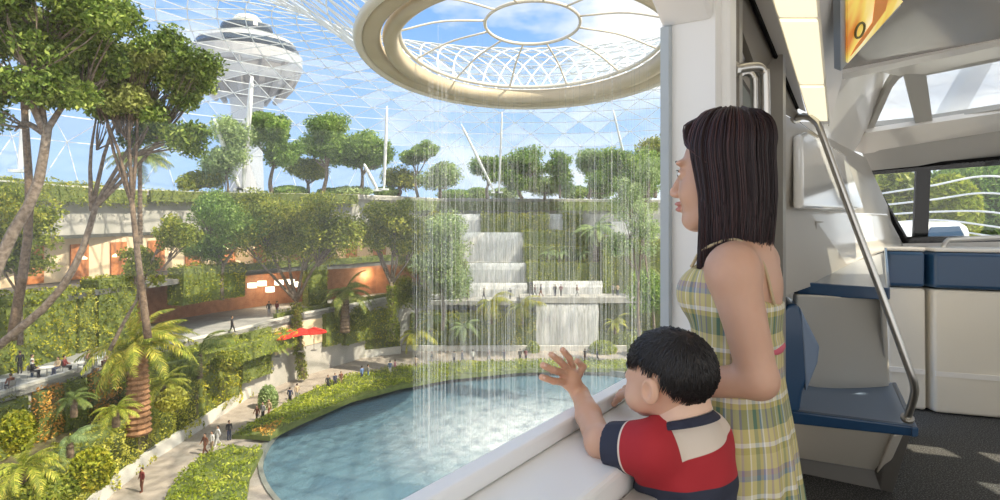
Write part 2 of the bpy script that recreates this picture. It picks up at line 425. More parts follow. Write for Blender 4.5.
# outer roof ridge seen through the opening is the dome lattice itself
# ================================================================ falling rain
m = bpy.data.materials.new('falling_rain'); m.use_nodes = True; nt = m.node_tree; N = nt.nodes; L = nt.links
N.remove(N['Principled BSDF']); out = N['Material Output']
t = N.new('ShaderNodeBsdfTransparent'); d1 = N.new('ShaderNodeBsdfDiffuse'); d1.inputs[0].default_value = (.95, .97, 1, 1)
d2 = N.new('ShaderNodeBsdfTranslucent'); d2.inputs[0].default_value = (.95, .97, 1, 1)
m1 = N.new('ShaderNodeMixShader'); m2 = N.new('ShaderNodeMixShader')
gg = N.new('ShaderNodeNewGeometry'); mm = N.new('ShaderNodeMapRange'); mm.inputs['To Min'].default_value = .02; mm.inputs['To Max'].default_value = .10
L.new(gg.outputs['Random Per Island'], mm.inputs['Value']); L.new(mm.outputs[0], m2.inputs[0])
L.new(d1.outputs[0], m1.inputs[1]); L.new(d2.outputs[0], m1.inputs[2]); L.new(t.outputs[0], m2.inputs[1]); L.new(m1.outputs[0], m2.inputs[2]); L.new(m2.outputs[0], out.inputs[0])
mb = MB()
rg = np.random.default_rng(3)
for k in range(850):
    a = rg.uniform(0, 2*math.pi); R_ = 11.0+rg.normal()*.7 if k % 5 == 0 else 11.9*math.sqrt(rg.uniform())
    if k % 8 == 0: a = math.pi*1.13+rg.normal()*.10
    top = ring_pt(R_, a, 0); L_ = rg.uniform(5, 34); z1 = top[2]-rg.uniform(0, 1)**.8*(top[2]-ZW-2)*.95; z0 = max(ZW, z1-L_)
    wd = rg.uniform(.02, .05); x, y = top[0]*1.0, top[1]
    x = RC[0]+(x-RC[0])*.93
    V = [(x+wd*math.cos(t_), y+wd*math.sin(t_), z) for z, s_ in ((z1, 1), (z0, 1)) for t_ in (0, 2.1, 4.2)]
    mb.add(V, [(0, 1, 4, 3), (1, 2, 5, 4), (2, 0, 3, 5)])
mb.leafy = True
o = mb.build('falling_rain', m); tag(o, 'fine curtain of falling water dropping from the roof opening to the pool', 'indoor waterfall', kind='stuff')

# ================================================================ control tower
tw = empty('control_tower', (0, 0, 0)); D = 300.
c = P(247, 190, D); tw.location = (c[0], D, -25)
s = D/F
def zt(y): return CAMZ-(y-HZ)*s+25
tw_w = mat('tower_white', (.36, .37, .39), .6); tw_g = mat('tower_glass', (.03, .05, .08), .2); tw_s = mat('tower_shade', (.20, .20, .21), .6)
def tl(name, prof, m): q = MB(); q.lathe([(r_*s, zt(y_)) for r_, y_ in prof], n=40); o = q.build(name, m, smooth=False); o.parent = tw; return o
tl('shaft', [(17, 235), (16, 190), (14, 120), (17, 95)], tw_w)
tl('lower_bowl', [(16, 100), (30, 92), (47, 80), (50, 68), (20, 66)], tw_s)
tl('balcony_deck', [(49, 70), (53, 66), (53, 56), (48, 54), (30, 53)], tw_w)
tl('window_band', [(46, 58), (50, 51), (46, 45), (30, 44)], tw_g)
tl('upper_roof', [(47, 46), (44, 42), (30, 37), (18, 34), (10, 33)], tw_w)
tl('cab_glass', [(22, 38), (25, 31), (24, 27), (10, 27)], tw_g)
tl('radar_dome', [(12, 30), (14, 26), (14, 21), (10, 16.5), (4, 14.5), (.1, 14)], mat('radar_cream', (.85, .80, .62), .5))
for k in range(14):
    a = 2*math.pi*k/14; q = MB(); r0, r1 = 30*s, 51*s
    p0 = np.array([r0*math.cos(a), r0*math.sin(a), zt(100)]); p1 = np.array([r1*math.cos(a), r1*math.sin(a), zt(66)])
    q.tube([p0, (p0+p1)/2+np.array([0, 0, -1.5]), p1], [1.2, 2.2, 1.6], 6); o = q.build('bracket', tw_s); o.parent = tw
tag(tw, 'white airport control tower with a cream round top beyond the roof', 'control tower')

# ================================================================ spray hanging in the air of the garden
mh = bpy.data.materials.new('spray_haze'); mh.use_nodes = True; nt = mh.node_tree; nt.nodes.remove(nt.nodes['Principled BSDF'])
vs = nt.nodes.new('ShaderNodeVolumeScatter'); vs.inputs['Color'].default_value = (1, .97, .92, 1); vs.inputs['Density'].default_value = .0009; vs.inputs['Anisotropy'].default_value = .2
nt.links.new(vs.outputs[0], nt.nodes['Material Output'].inputs['Volume'])
q = MB(); q.box((-10, 69, 0), (150, 90, 44)); o = q.build('spray_haze', mh); tag(o, 'thin pale spray haze hanging in the air of the garden', 'haze', kind='stuff')
# ================================================================ terraces
def pl(xy): return [np.array([(x-CX)/F*d, d]) for x, d in xy]
def offset(pts, dist):
    """move a polyline away from the pool centre side (outward normal = left of travel)"""
    p = np.array(pts); T = np.gradient(p, axis=0); T /= np.linalg.norm(T, axis=1)[:, None]; n = np.stack([-T[:, 1], T[:, 0]], 1)
    return p+n*dist
def resample(p, step):
    p = np.asarray(p); s = np.r_[0, np.cumsum(np.linalg.norm(np.diff(p, axis=0), axis=1))]; n = max(2, int(s[-1]/step)+1)
    t = np.linspace(0, s[-1], n); return np.stack([np.interp(t, s, p[:, k]) for k in range(p.shape[1])], 1)
def strip(name, inner, outer, z, m, thick=.4, **k):
    """slab between two polylines with the same number of points"""
    a = resample(inner, 2.0); n = len(a); b = resample(outer, 2.0); b = np.stack([np.interp(np.linspace(0, 1, n), np.linspace(0, 1, len(b)), b[:, q]) for q in (0, 1)], 1)
    V = [(*q, z) for q in a]+[(*q, z) for q in b]+[(*q, z-thick) for q in a]+[(*q, z-thick) for q in b]
    f = []
    for i in range(n-1): f += [(i, i+1, n+i+1, n+i), (2*n+i, 3*n+i, 3*n+i+1, 2*n+i+1), (i, 2*n+i, 2*n+i+1, i+1), (n+i, n+i+1, 3*n+i+1, 3*n+i)]
    f += [(0, n, 3*n, 2*n), (n-1, 3*n-1, 4*n-1, 2*n-1)]
    mb = MB(); mb.add(V, f); o = mb.build(name, m); tag(o, kind='structure'); return o
def wallstrip(name, line, z0, z1, m, thick=.4):
    o = strip(name, line, offset(line, thick), z1, m, z1-z0); return o
def hedge(label, line, z0, z1, thick, lm, size=.22, dens=26, group=None, bump=.7, droop=0, name='hedge'):
    dens = dens*(2.2 if lm in (G_gold, G_orange) else 1.5)
    a = resample(line, 1.0); b = offset(a, thick); n = len(a); mb = MB()
    V = [(*q, z1-.12) for q in a]+[(*q, z1-.12) for q in b]+[(*q, z0) for q in a]+[(*q, z0) for q in b]; f = []
    for i in range(n-1): f += [(i, i+1, n+i+1, n+i), (i, 2*n+i, 2*n+i+1, i+1), (n+i, n+i+1, 3*n+i+1, 3*n+i), (2*n+i, 3*n+i, 3*n+i+1, 2*n+i+1)]
    f += [(0, n, 3*n, 2*n), (n-1, 3*n-1, 4*n-1, 2*n-1)]
    mb.add(V, f, 0)
    seg = np.linalg.norm(np.diff(a, axis=0), axis=1); Ln = seg.sum()
    def along(k):
        t = rng.uniform(0, n-1.001, k); i = t.astype(int); u = (t-i)[:, None]; return a[i]*(1-u)+a[i+1]*u, b[i]*(1-u)+b[i+1]*u, t
    k = int(Ln*(z1-z0+droop)*dens); A, B, t = along(k); z = rng.uniform(z0-droop, z1, k)
    bu = np.array([mnoise.noise(Vector((p[0]*.7, p[1]*.7, q*.9))) for p, q in zip(A, z)])
    nrm = (A-B)/np.linalg.norm(A-B, axis=1)[:, None]
    front = np.c_[A+nrm*(.08+bump*np.maximum(-.2, bu)+rng.uniform(0, .12, k))[:, None], z]
    k2 = int(Ln*thick*dens*.8); A, B, t = along(k2); u = rng.uniform(0, 1, (k2, 1)); Q = A*(1-u)+B*u
    bz = np.array([mnoise.noise(Vector((p[0]*.5, p[1]*.5, 3))) for p in Q])
    top = np.c_[Q, z1+bump*np.maximum(-.3, bz)+rng.uniform(-.1, .15, k2)]
    ends = []
    for p, q in ((a[0], b[0]), (a[-1], b[-1])):
        k3 = int(thick*(z1-z0)*dens); u = rng.uniform(0, 1, (k3, 1)); ends.append(np.c_[p*(1-u)+q*u, rng.uniform(z0, z1, k3)]+rng.normal(size=(k3, 3))*.08)
    c = np.concatenate([front, top]+ends); leaves(mb, c, size*rng.uniform(.6, 1.4, len(c)), 1)
    loc = np.array([*a[n//2], z0])
    o = mb.build(name, [core_g, lm], loc=loc); tag(o, label, 'hedge' if name == 'hedge' else name.replace('_', ' '), group, 'thing'); return o

# --- lines in plan
path_out = [PZ(x, y, ZP)[:2] for x, y in ((30, 575), (100, 500), (150, 460), (200, 428), (250, 395), (300, 372), (350, 359), (400, 353))]
Bz = -10.5
B_edge = [PZ(x, y, Bz)[:2] for x, y in ((-40, 412), (0, 395), (60, 377), (125, 356), (190, 341), (240, 330), (300, 315), (390, 298), (470, 294))]
Az = -5.3
A_edge = pl([(-60, 42), (0, 46), (60, 51), (100, 56), (140, 60), (200, 68), (250, 74), (300, 80), (350, 84), (390, 90), (450, 94)])
S_edge = pl([(-60, 46), (0, 52), (60, 60), (130, 70), (200, 78), (350, 88), (395, 96), (440, 108.5), (560, 112), (660, 118), (760, 124)])
C_in = offset(path_out, 1.8)
strip('ground_planting', path_out, offset(path_out, 9), -14.6, soil, 3.3)
strip('floor_patio', B_edge, offset(B_edge, 16), Bz, paving_grey, .45)
wallstrip('wall_patio', offset(B_edge, .3), -18, Bz-.45, concrete)
A_sub = A_edge
strip('floor_restaurants', A_edge, offset(A_edge, 14), Az, mat('slab_dark', (.13, .13, .125), .7), .5)
strip('floor_roof_garden', S_edge, offset(S_edge, 26), 4.2, concrete_l, .5)
mbx = wallstrip('wall_fascia', offset(S_edge, .6), -.6, 3.7, concrete, .6)
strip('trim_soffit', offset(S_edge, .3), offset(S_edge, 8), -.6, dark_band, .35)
wallstrip('wall_restaurants', offset(A_edge, 9.5), Az, -.6, mat('restaurant_cream', (.72, .58, .40), .7), .4)
wallstrip('wall_lower_restaurants', offset(A_edge, 5.0), Bz, Az-.5, mat('restaurant_brown', (.30, .13, .07), .6, col2=(.42, .20, .11), vscale=1.5), .4)
# white edge kerb of the patio and path
wallstrip('trim_patio_edge', B_edge, Bz-.4, Bz+.22, concrete_l, .35)
wallstrip('trim_path_wall', offset(path_out, -.35), ZP, ZP+1.0, concrete_l, .3)
wallstrip('trim_roof_edge', S_edge, 3.75, 4.35, concrete_l, .5)
# timber panels at the upper restaurants
wood = mat('restaurant_timber', (.38, .13, .045), .6, col2=(.55, .22, .08), vscale=3)
cream = mat('restaurant_panel', (.85, .68, .46), .6)
rw = resample(offset(A_edge, 9.3), 2.4)
for i in range(3, len(rw)-2):
    if i % 2: continue
    mid = (rw[i]+rw[i+1])/2; dv = rw[i+1]-rw[i]
    mb = MB(); mb.box((0, 0, 1.9), (np.linalg.norm(dv)*.85, .12, 3.6)); o = mb.build('timber_screen', wood); o.location = (mid[0], mid[1], Az)
    o.rotation_euler = (0, 0, math.atan2(dv[1], dv[0])); tag(o, 'reddish timber screen between cream walls at the upper restaurants', 'timber screen', 'timber screens at the upper restaurants')

def seg(line, x0, x1):
    """part of a plan line between two picture columns"""
    a = resample(line, .5); x = CX+F*a[:, 0]/a[:, 1]; k = (x >= x0) & (x <= x1); return a[k]
# hedges of the left hillside
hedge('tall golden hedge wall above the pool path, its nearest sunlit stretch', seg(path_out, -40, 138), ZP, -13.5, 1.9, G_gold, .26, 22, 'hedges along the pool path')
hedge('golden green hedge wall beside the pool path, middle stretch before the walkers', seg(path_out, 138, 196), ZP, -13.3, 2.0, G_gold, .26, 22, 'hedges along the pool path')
hedge('long dark green clipped hedge behind the strollers on the pool path', seg(path_out, 196, 302), ZP, -12.6, 2.2, G_hedge, .26, 24, 'hedges along the pool path')
hedge('green hedge at the far left curve of the pool path', seg(path_out, 340, 402), ZP, -13.6, 2.0, G_hedge, .28, 20, 'hedges along the pool path')
hedge('leafy climber hedge under the dining patio at the picture edge', seg(offset(B_edge, -.5), -30, 34), -17, Bz-.5, .7, G_hedge, .24, 26, 'climbers on the patio wall')
hedge('orange flowering wall of plants below the dining patio', seg(offset(B_edge, -.35), 34, 66), -17, Bz-.5, .6, G_orange, .20, 40, 'climbers on the patio wall')
hedge('dark green climber between the two orange plant walls', seg(offset(B_edge, -.5), 66, 90), -17, Bz-.5, .7, G_mid, .24, 30, 'climbers on the patio wall')
hedge('rust coloured wall of plants behind the big palm', seg(offset(B_edge, -.35), 90, 128), -17, Bz-.5, .6, G_orange, .20, 36, 'climbers on the patio wall')
hedge('green climber covering the patio wall right of the palm', seg(offset(B_edge, -.4), 128, 240), -17, Bz-.3, .7, G_hedge, .26, 22, 'climbers on the patio wall')
hedge('green climber beneath the middle walkway', seg(offset(B_edge, -.4), 240, 272), -16, Bz-.3, .7, G_mid, .26, 20, 'climbers on the patio wall')
hedge('tall dark green hedge behind the people dining on the patio', seg(A_edge, -60, 78), Bz, Az+.5, 2.2, G_hedge, .27, 22, 'hedges below the upper restaurants')
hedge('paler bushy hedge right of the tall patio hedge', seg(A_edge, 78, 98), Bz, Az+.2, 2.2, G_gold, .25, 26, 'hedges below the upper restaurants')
hedge('square clipped hedge above the left walkway bend', seg(A_edge, 98, 137), Bz, Az+.9, 2.2, G_hedge, .27, 22, 'hedges below the upper restaurants')
hedge('boxy green hedge above the man striding on the walkway', seg(offset(A_edge, -.5), 182, 246), Bz+2.4, Az+1.2, 2.0, G_hedge, .28, 20, 'hedges below the upper restaurants')
hedge('green hedge pier left of the dark middle palm', seg(offset(A_edge, -.6), 308, 330), Bz-.2, Az+.8, 2.2, G_mid, .28, 20, 'hedges below the upper restaurants')
hedge('trailing greenery along the roof garden edge above the left restaurants', seg(offset(S_edge, -.4), -40, 150), 2.7, 4.3, 1.0, G_mid, .24, 22, 'trailing plants on the roof edge', droop=.5, name='trailing_plants')
hedge('trailing greenery along the roof garden edge behind the middle trees', seg(offset(S_edge, -.4), 150, 360), 3.0, 4.4, 1.0, G_mid, .26, 18, 'trailing plants on the roof edge', droop=.5, name='trailing_plants')
hedge('pale trailing greenery on the roof edge above the waterfalls', seg(offset(S_edge, -.4), 400, 660), 2.2, 3.9, 1.0, G_pale, .28, 14, 'trailing plants on the roof edge', droop=.6, name='trailing_plants')
hedge('low green planting strip on top of the roof edge at far left', seg(offset(S_edge, 1.5), -40, 120), 4.2, 4.8, .8, G_hedge, .24, 22, 'trailing plants on the roof edge', name='trailing_plants')
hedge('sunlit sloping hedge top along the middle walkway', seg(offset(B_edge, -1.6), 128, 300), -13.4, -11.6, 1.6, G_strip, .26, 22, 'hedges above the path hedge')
hedge('clipped hedge below the red parasols', seg(offset(path_out, 3.0), 262, 345), -16, -12.3, 2.4, G_hedge, .28, 20, 'hedges above the path hedge')
hedge('small hedge along the middle restaurant terrace edge', seg(offset(A_edge, -.2), 246, 400), Az+.1, Az+1.0, .6, G_mid, .24, 22, 'hedges below the upper restaurants')
hedge('green climber on the patio wall between the red parasols and the dark palm', seg(offset(B_edge, -.4), 326, 345), -15, Bz-.3, .7, G_mid, .28, 20, 'climbers on the patio wall')
hedge('green climber on the wall right of the dark middle palm', seg(offset(B_edge, -.4), 345, 388), -15.5, Bz-1.2, .7, G_hedge, .28, 20, 'climbers on the patio wall')
hedge('trailing hedge along the middle walkway edge', seg(offset(B_edge, .6), 275, 470), Bz+.1, Bz+.7, .5, G_mid, .24, 20, 'climbers on the patio wall')
hedge('sunlit shrubs filling the slope under the dark middle palm', seg(offset(path_out, 4.5), 318, 400), -15, -12.6, 3.0, G_strip, .3, 18, 'hedges above the path hedge')
wallstrip('wall_cream_recess', seg(offset(B_edge, .2), 274, 326), -14.4, Bz-.9, mat('restaurant_cream', (.72, .58, .40), .7), .1)
# dark recess wall behind the path
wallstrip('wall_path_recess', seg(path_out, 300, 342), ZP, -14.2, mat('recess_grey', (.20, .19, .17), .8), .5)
strip('trim_recess_slab', seg(offset(path_out, -.4), 290, 350), seg(offset(path_out, 4), 290, 350), -14.0, concrete, .5)

# planted beds round the pool
def bed(label, poly, z0, h, lm, size=.25, dens=34, name='flower_bed'):
    p = np.array([PZ(x, y, z0)[:2] for x, y in poly]); mb = MB(); n = len(p)
    mb.prism([(*q, z0+h*.5) for q in p], (0, 0, -h*.5-.1), 0)
    lo, hi = p.min(0), p.max(0); k = int((hi-lo).prod()*dens); Q = rng.uniform(lo, hi, (k, 2)); ins = np.zeros(k, bool); j = n-1
    for i in range(n):
        c = ((p[i, 1] > Q[:, 1]) != (p[j, 1] > Q[:, 1])) & (Q[:, 0] < (p[j, 0]-p[i, 0])*(Q[:, 1]-p[i, 1])/(p[j, 1]-p[i, 1]+1e-9)+p[i, 0]); ins ^= c; j = i
    Q = Q[ins]; bz = np.array([mnoise.noise(Vector((q[0]*.6, q[1]*.6, 1))) for q in Q])
    c = np.c_[Q, z0+h*(.75+.5*bz)+rng.uniform(-.12, .12, len(Q))]
    leaves(mb, c, size*rng.uniform(.6, 1.5, len(c)), 1); o = mb.build(name, [core_g, lm], loc=(*p.mean(0), z0))
    return tag(o, label, 'flower bed', 'planted beds around the pool')
bed('yellow green planted bed at the pool\'s near left corner', [(160, 520), (172, 492), (200, 462), (232, 450), (263, 455), (250, 480), (244, 520)], ZP, .9, G_strip)
bed('long curved planted bed between the path and the pool edge', [(232, 439), (262, 420), (300, 398), (345, 379), (400, 369), (470, 364.5), (540, 363), (640, 363), (640, 372), (580, 371), (520, 372), (450, 379), (400, 388.5), (350, 402), (300, 424), (268, 440)], ZP, .7, G_strip)
bed('small orange flower patch at the tip of the long bed', [(250, 438), (262, 430), (283, 426), (270, 440)], ZP+.35, .6, G_orange, .2, 60)

# ================================================================ waterfalls and far steps
mw = bpy.data.materials.new('waterfall_white'); mw.use_nodes = True; nt = mw.node_tree; N = nt.nodes; L = nt.links; b = N['Principled BSDF']
tcn = N.new('ShaderNodeTexCoord'); mpp = N.new('ShaderNodeMapping'); mpp.inputs['Scale'].default_value = (2.6, 2.6, .14)
nn_ = N.new('ShaderNodeTexNoise'); nn_.inputs['Scale'].default_value = 1.9; nn_.inputs['Detail'].default_value = 6
rp = N.new('ShaderNodeValToRGB'); rp.color_ramp.elements[0].position = .33; rp.color_ramp.elements[0].color = (.58, .60, .60, 1); rp.color_ramp.elements[1].position = .62; rp.color_ramp.elements[1].color = (.93, .94, .96, 1)
L.new(tcn.outputs['Object'], mpp.inputs[0]); L.new(mpp.outputs[0], nn_.inputs['Vector']); L.new(nn_.outputs['Fac'], rp.inputs[0]); L.new(rp.outputs[0], b.inputs['Base Color'])
b.inputs['Roughness'].default_value = .4
_tr = N.new('ShaderNodeBsdfTranslucent'); L.new(rp.outputs[0], _tr.inputs[0]); _mx = N.new('ShaderNodeMixShader'); _mx.inputs[0].default_value = .45
L.new(b.outputs[0], _mx.inputs[1]); L.new(_tr.outputs[0], _mx.inputs[2]); L.new(_mx.outputs[0], N['Material Output'].inputs[0])
def fall(label, x0, x1, yt, yb, d):
    a, c = P(x0, yt, d), P(x1, yb, d); W = c[0]-a[0]; H = a[2]-c[2]; nx = max(8, int(W*4)); nz = 14; V = []
    for j in range(nz+1):
        t = j/nz
        for i in range(nx+1):
            u = i/nx; y = -.35*math.sin(min(1, t*4)*math.pi/2)-.25*t+.14*mnoise.noise(Vector((u*W*1.2, 0, t*.5)))
            V.append((u*W-W/2+ .1*mnoise.noise(Vector((0, u*7, t*3))), y, H*(1-t)+(-.25*(1-math.cos(min(1, t*4)*math.pi/2)) if t < .25 else -.0)))
    n = nx+1; f = [(j*n+i, j*n+i+1, (j+1)*n+i+1, (j+1)*n+i) for j in range(nz) for i in range(nx)]
    k = len(V); V += [(v[0], v[1]+.35, v[2]) for v in V]; f += [tuple(k+q for q in t[::-1]) for t in f]
    mb = MB(); mb.add(V, f); o = mb.build('waterfall', mw, smooth=True); o.location = ((a[0]+c[0])/2, d-.15, c[2]); tag(o, label, 'waterfall', 'waterfalls of the far stepped garden'); return o
def block(name, x0, x1, yt, yb, d, dep, m, kind='structure', label=None, cat=None):
    a, c = P(x0, yt, d), P(x1, yb, d); mb = MB(); mb.box(((a[0]+c[0])/2, d+dep/2, (a[2]+c[2])/2), (c[0]-a[0], dep, a[2]-c[2])); o = mb.build(name, m); tag(o, label, cat, kind=kind); return o
def bhedge(label, x0, x1, yt, yb, d, dep, lm=None, size=.27, dens=20, **k):
    a, c = P(x0, yt, d), P(x1, yb, d)
    return hedge(label, [(a[0], d), (c[0], d)], c[2], a[2], dep, lm or G_hedge, size, dens, 'hedges of the far stepped garden', **k)
rock = mat('rock_grey', (.33, .34, .32), .85, col2=(.45, .45, .42), vscale=1.5)
block('wall_far_base', 402, 700, 300, 362, 93.5, 16, rock)
block('wall_far_middle', 440, 700, 262, 300, 100, 14, rock)
block('wall_far_upper', 430, 760, 214, 262, 106, 16, rock)
block('floor_bridge', 520, 700, 297.5, 303, 90, 4.5, concrete)
block('floor_fall_shelf', 400, 530, 301, 305, 90.5, 6, concrete)
block('trim_path_kerb', 402, 700, 346, 360, 88.4, .5, concrete_l)
fall('lowest wide waterfall dropping under the bridge to the pool side', 536, 598, 304, 352, 90.3)
fall('short white waterfall right behind the people crossing the bridge', 533, 602, 281, 299, 94.5)
fall('bottom step of the left cascade', 470, 527, 283, 302, 95.5)
fall('middle step of the left cascade, thinner and bluish', 467, 526, 263, 283.5, 98)
fall('broad bright step at the heart of the left cascade', 458, 523, 232.5, 264, 101.5)
fall('narrow top step of the left cascade', 452.5, 481, 214, 233, 104.5)
fall('small high waterfall between two hedges at the upper right', 548, 563, 214, 231, 105)
fall('thin waterfall spilling behind the white crowned palm', 585, 593, 232, 247, 102)
bhedge('wide hedge right below the bridge end palms along the path', 410, 536, 313, 347, 90, 3)
bhedge('dull hedge beneath the left end of the cascade shelf', 410, 468, 303, 315, 93, 2, G_mid)
bhedge('hedge left of the cascade foot', 428, 466, 262, 302, 96, 3, G_mid)
bhedge('narrow hedge left of the broad bright waterfall', 440, 460, 232, 264, 100, 3)
bhedge('top hedge left of the narrow waterfall', 428, 453, 214, 234, 103, 3)
bhedge('top hedge between the two highest waterfalls', 481, 549, 214, 232, 103.5, 3)
bhedge('short top hedge right of the small high waterfall', 563, 582, 214, 232, 104, 3)
bhedge('second hedge step right of the broad waterfall', 523, 600, 231, 247, 101, 3)
bhedge('third hedge step right of the broad waterfall, behind small palms', 524, 604, 246, 263, 99, 3)
bhedge('long lowest hedge step above the bridge waterfall', 527, 610, 262, 282, 96, 3)
bhedge('bright vertical hedge pier at the right end of the steps', 603, 613, 236, 300, 95, 2, G_strip)
bhedge('dark planted wall right of the hedge pier', 614, 668, 240, 298, 98, 3, G_mid)
bhedge('light green hedge on the bridge pier right of the lowest waterfall', 598, 665, 331, 347, 91, 2.5, G_strip)
bhedge('dark green wall under the right end of the bridge', 600, 668, 303, 331, 93, 2, G_mid)
block('white_pavilion', 612, 638, 222, 234, 100, 4, mat('pavilion_white', (.85, .85, .83), .6), 'thing', 'small white flat pavilion right of the hedge steps', 'pavilion')
block('wall_mid_connect', 392, 440, 262, 360, 97, 6, rock)

# ================================================================ steel columns
def column(label, x0, y0, d0, x1, y1, d1, r=.22):
    a, b_ = P(x0, y0, d0), P(x1, y1, d1); mb = MB(); q = b_-a
    mb.tube([a*0, q*.08, q*.5, q*.92, q], [r*.5, r*.9, r*1.15, r*.9, r*.5], 10); o = mb.build('steel_column', white_steel, smooth=True); o.location = tuple(a)
    mb2 = MB(); mb2.box((0, 0, .1), (1.2, 1.2, .25)); f_ = mb2.build('foot', white_steel); f_.parent = o
    tag(o, label, 'column', 'slender white columns under the glass roof')
column('tall white column in front of the control tower', 243, 190, 82, 252, 76, 80, .32)
column('white column leaning left beside the foreground tree', 240, 190, 82, 214, 119, 78, .3)
column('thin upright white column right of the middle tree group', 384, 190, 90, 387, 106, 88, .2)
column('short white column leaning left beneath the middle trees', 378, 191, 90, 364, 164, 88, .24)
column('thin white column leaning left above the waterfalls', 495, 193, 100, 461, 124, 96, .2)
column('upright thin column above the waterfalls', 499, 193, 100, 502, 112, 96, .16)
column('faint white column leaning left near the train window frame', 632, 190, 106, 613, 110, 100, .18)
column('white mast rising behind the left foreground tree trunk', 20, 172, 54, 31, 60, 54, .3)

# ================================================================ trees
FG = 'large foreground trees at the left'
def tree(label, base, crown, lm, nleaf=6000, size=.3, tr=.2, bm=None, group=None, clusters=26, lean=None, name='tree', spread=.42, cat='tree', fill=1.0, path=None, vine=False):
    """base xyz; crown = list of (centre xyz, radii xyz)"""
    base = np.array(base, float); e_ = empty(name, base); tag(e_, label, cat, group)
    cc = []; 
    for (c, r) in crown:
        c = np.array(c); r = np.array(r); k = max(5, int(clusters*np.prod(r)**(1/3)/sum(np.prod(np.array(q[1]))**(1/3) for q in crown)))
        v = rng.normal(size=(k, 3)); v /= np.linalg.norm(v, axis=1)[:, None]; v[:, 2] = np.where(v[:, 2] < -.4, -v[:, 2], v[:, 2])
        cc.append(c+v*r*rng.uniform(.2, .95, (k, 1)))
    cl = np.concatenate(cc); rad = np.mean([np.mean(r) for _, r in crown])*spread
    ctr = np.mean([c for c, _ in crown], axis=0)
    fork = base+(ctr-base)*.55; mb = MB()
    if lean is not None: fork = np.array(lean, float)
    tp = spline([base, (base+fork)/2+rng.normal(size=3)*tr*.8, fork], 8)
    if path is not None: fork = np.array(path[-1]); tp = spline([base]+list(path), 8)
    tr = tr*.8; mb.tube(tp-base, np.linspace(tr*1.25, tr*.75, 8), 8)
    mains = []
    for k in range(min(5, len(crown)+3)):
        j = crown[k % len(crown)]; m_ = np.array(j[0])+rng.normal(size=3)*np.array(j[1])*.35; mains.append(m_)
        mb.tube(spline([fork-(fork-base)*.04, (fork+m_)/2+rng.normal(size=3)*tr, m_], 6)-base, np.linspace(tr*.65, tr*.22, 6), 6)
    for c in cl:
        m_ = mains[int(np.argmin([np.linalg.norm(c-q) for q in mains]))]; s_ = fork+(m_-fork)*.6
        mb.tube(spline([s_, (s_+c)/2+rng.normal(size=3)*tr*.6, c], 4)-base, np.linspace(tr*.25, tr*.05, 4), 4, cap=False)
    t = mb.build('trunk', bm or bark, smooth=True); t.parent = e_
    if vine: vb = MB(); zz = rng.uniform(0, .95, 2600); pp = np.stack([np.interp(zz, np.linspace(0, 1, 8), (tp-base)[:, q]) for q in range(3)], 1); vv = rng.normal(size=(2600, 3)); vv /= np.linalg.norm(vv, axis=1)[:, None]; leaves(vb, pp+vv*rng.uniform(.35, .75, (2600, 1))*np.array([1, 1, .4]), .3, 0); vo = vb.build('climbing_vine', G_mid); vo.parent = e_
    fgd = group == FG; size = size*(1.05 if fgd else .9); k = int((1.7 if fgd else 2.9)*nleaf)//len(cl); P_ = []
    for c in cl:
        v = rng.normal(size=(k, 3)); v /= np.linalg.norm(v, axis=1)[:, None]; P_.append(c+v*rad*(rng.uniform(.05, 1.45, (k, 1))**.75)*np.array([1.15, 1.15, .85]))
    q = np.concatenate(P_)-base; mb = MB(); leaves(mb, q, size*rng.uniform(.6, 1.4, len(q))); f = mb.build('foliage', lm); f.parent = e_
    return e_
def tpx(label, bx, by, d, crown, lm, nleaf=5000, size=.3, tr=.25, **k):
    """crown in picture units about its own distance"""
    cr = [(P(cx, cy, d+dy), (rx*1.05*d/F, min(rx, ry*1.5)*d/F, ry*1.35*d/F)) for cx, cy, rx, ry, dy in crown]
    return tree(label, P(bx, by, d), cr, lm, nleaf, size, tr, **k)
FG = 'large foreground trees at the left'
# big left trees: planted in the patio hedge
tpx('nearest leafy tree at the far left with a pale leaning trunk', -30, 345, 30, [(25, 60, 55, 45, 0), (75, 30, 50, 35, 1), (95, 65, 40, 28, 2), (10, 10, 60, 30, -1), (-20, 110, 50, 40, 0), (60, -15, 60, 25, 0), (105, 20, 26, 22, 0), (45, 95, 34, 22, 0)], G_fg, 26000, .27, .32, group=FG, clusters=90, path=[P(4, 250, 30), P(36, 190, 30), P(48, 125, 30)], spread=.33)
tpx('slim dark trunked tree beside the left patio', 12, 340, 38, [(30, 45, 45, 30, 0), (80, 90, 35, 25, 0)], G_fgy, 9000, .27, .3, group=FG, clusters=40, lean=P(24, 100, 38), bm=bark_d, spread=.36)
tpx('golden green forked tree in front of the restaurants', -14, 356, 36, [(165, 60, 40, 28, 0), (130, 85, 30, 26, 0), (188, 100, 24, 26, 1), (150, 130, 30, 18, 0), (110, 110, 26, 18, 0), (185, 145, 22, 22, 0), (170, 85, 40, 30, 2), (195, 75, 20, 20, 0), (140, 120, 24, 16, 1)], G_fg, 21000, .26, .26, group=FG, clusters=100, path=[P(50, 302, 36), P(80, 255, 36), P(96, 205, 36)], spread=.34)
tpx('bushy tree with a small olive gold crown beside the forked tree', 148, 338, 35, [(104, 82, 30, 17, 0), (132, 66, 30, 13, 0), (118, 104, 30, 12, 0)], G_fgy, 13000, .27, .22, group=FG, clusters=60, bm=bark_d, spread=.36)
tpx('low leafy branch tree under the restaurants by the patio', 110, 350, 42, [(182, 238, 24, 22, 0), (140, 272, 17, 20, 0)], G_mid, 6500, .24, .15, group=FG, clusters=40, spread=.3)
tpx('dense bush tree at the left edge before the restaurants', 20, 345, 44, [(22, 232, 30, 34, 0), (10, 262, 30, 24, 0)], G_mid, 7000, .3, .2, group=FG, clusters=40, spread=.34)
MG = 'trees on the middle slope'
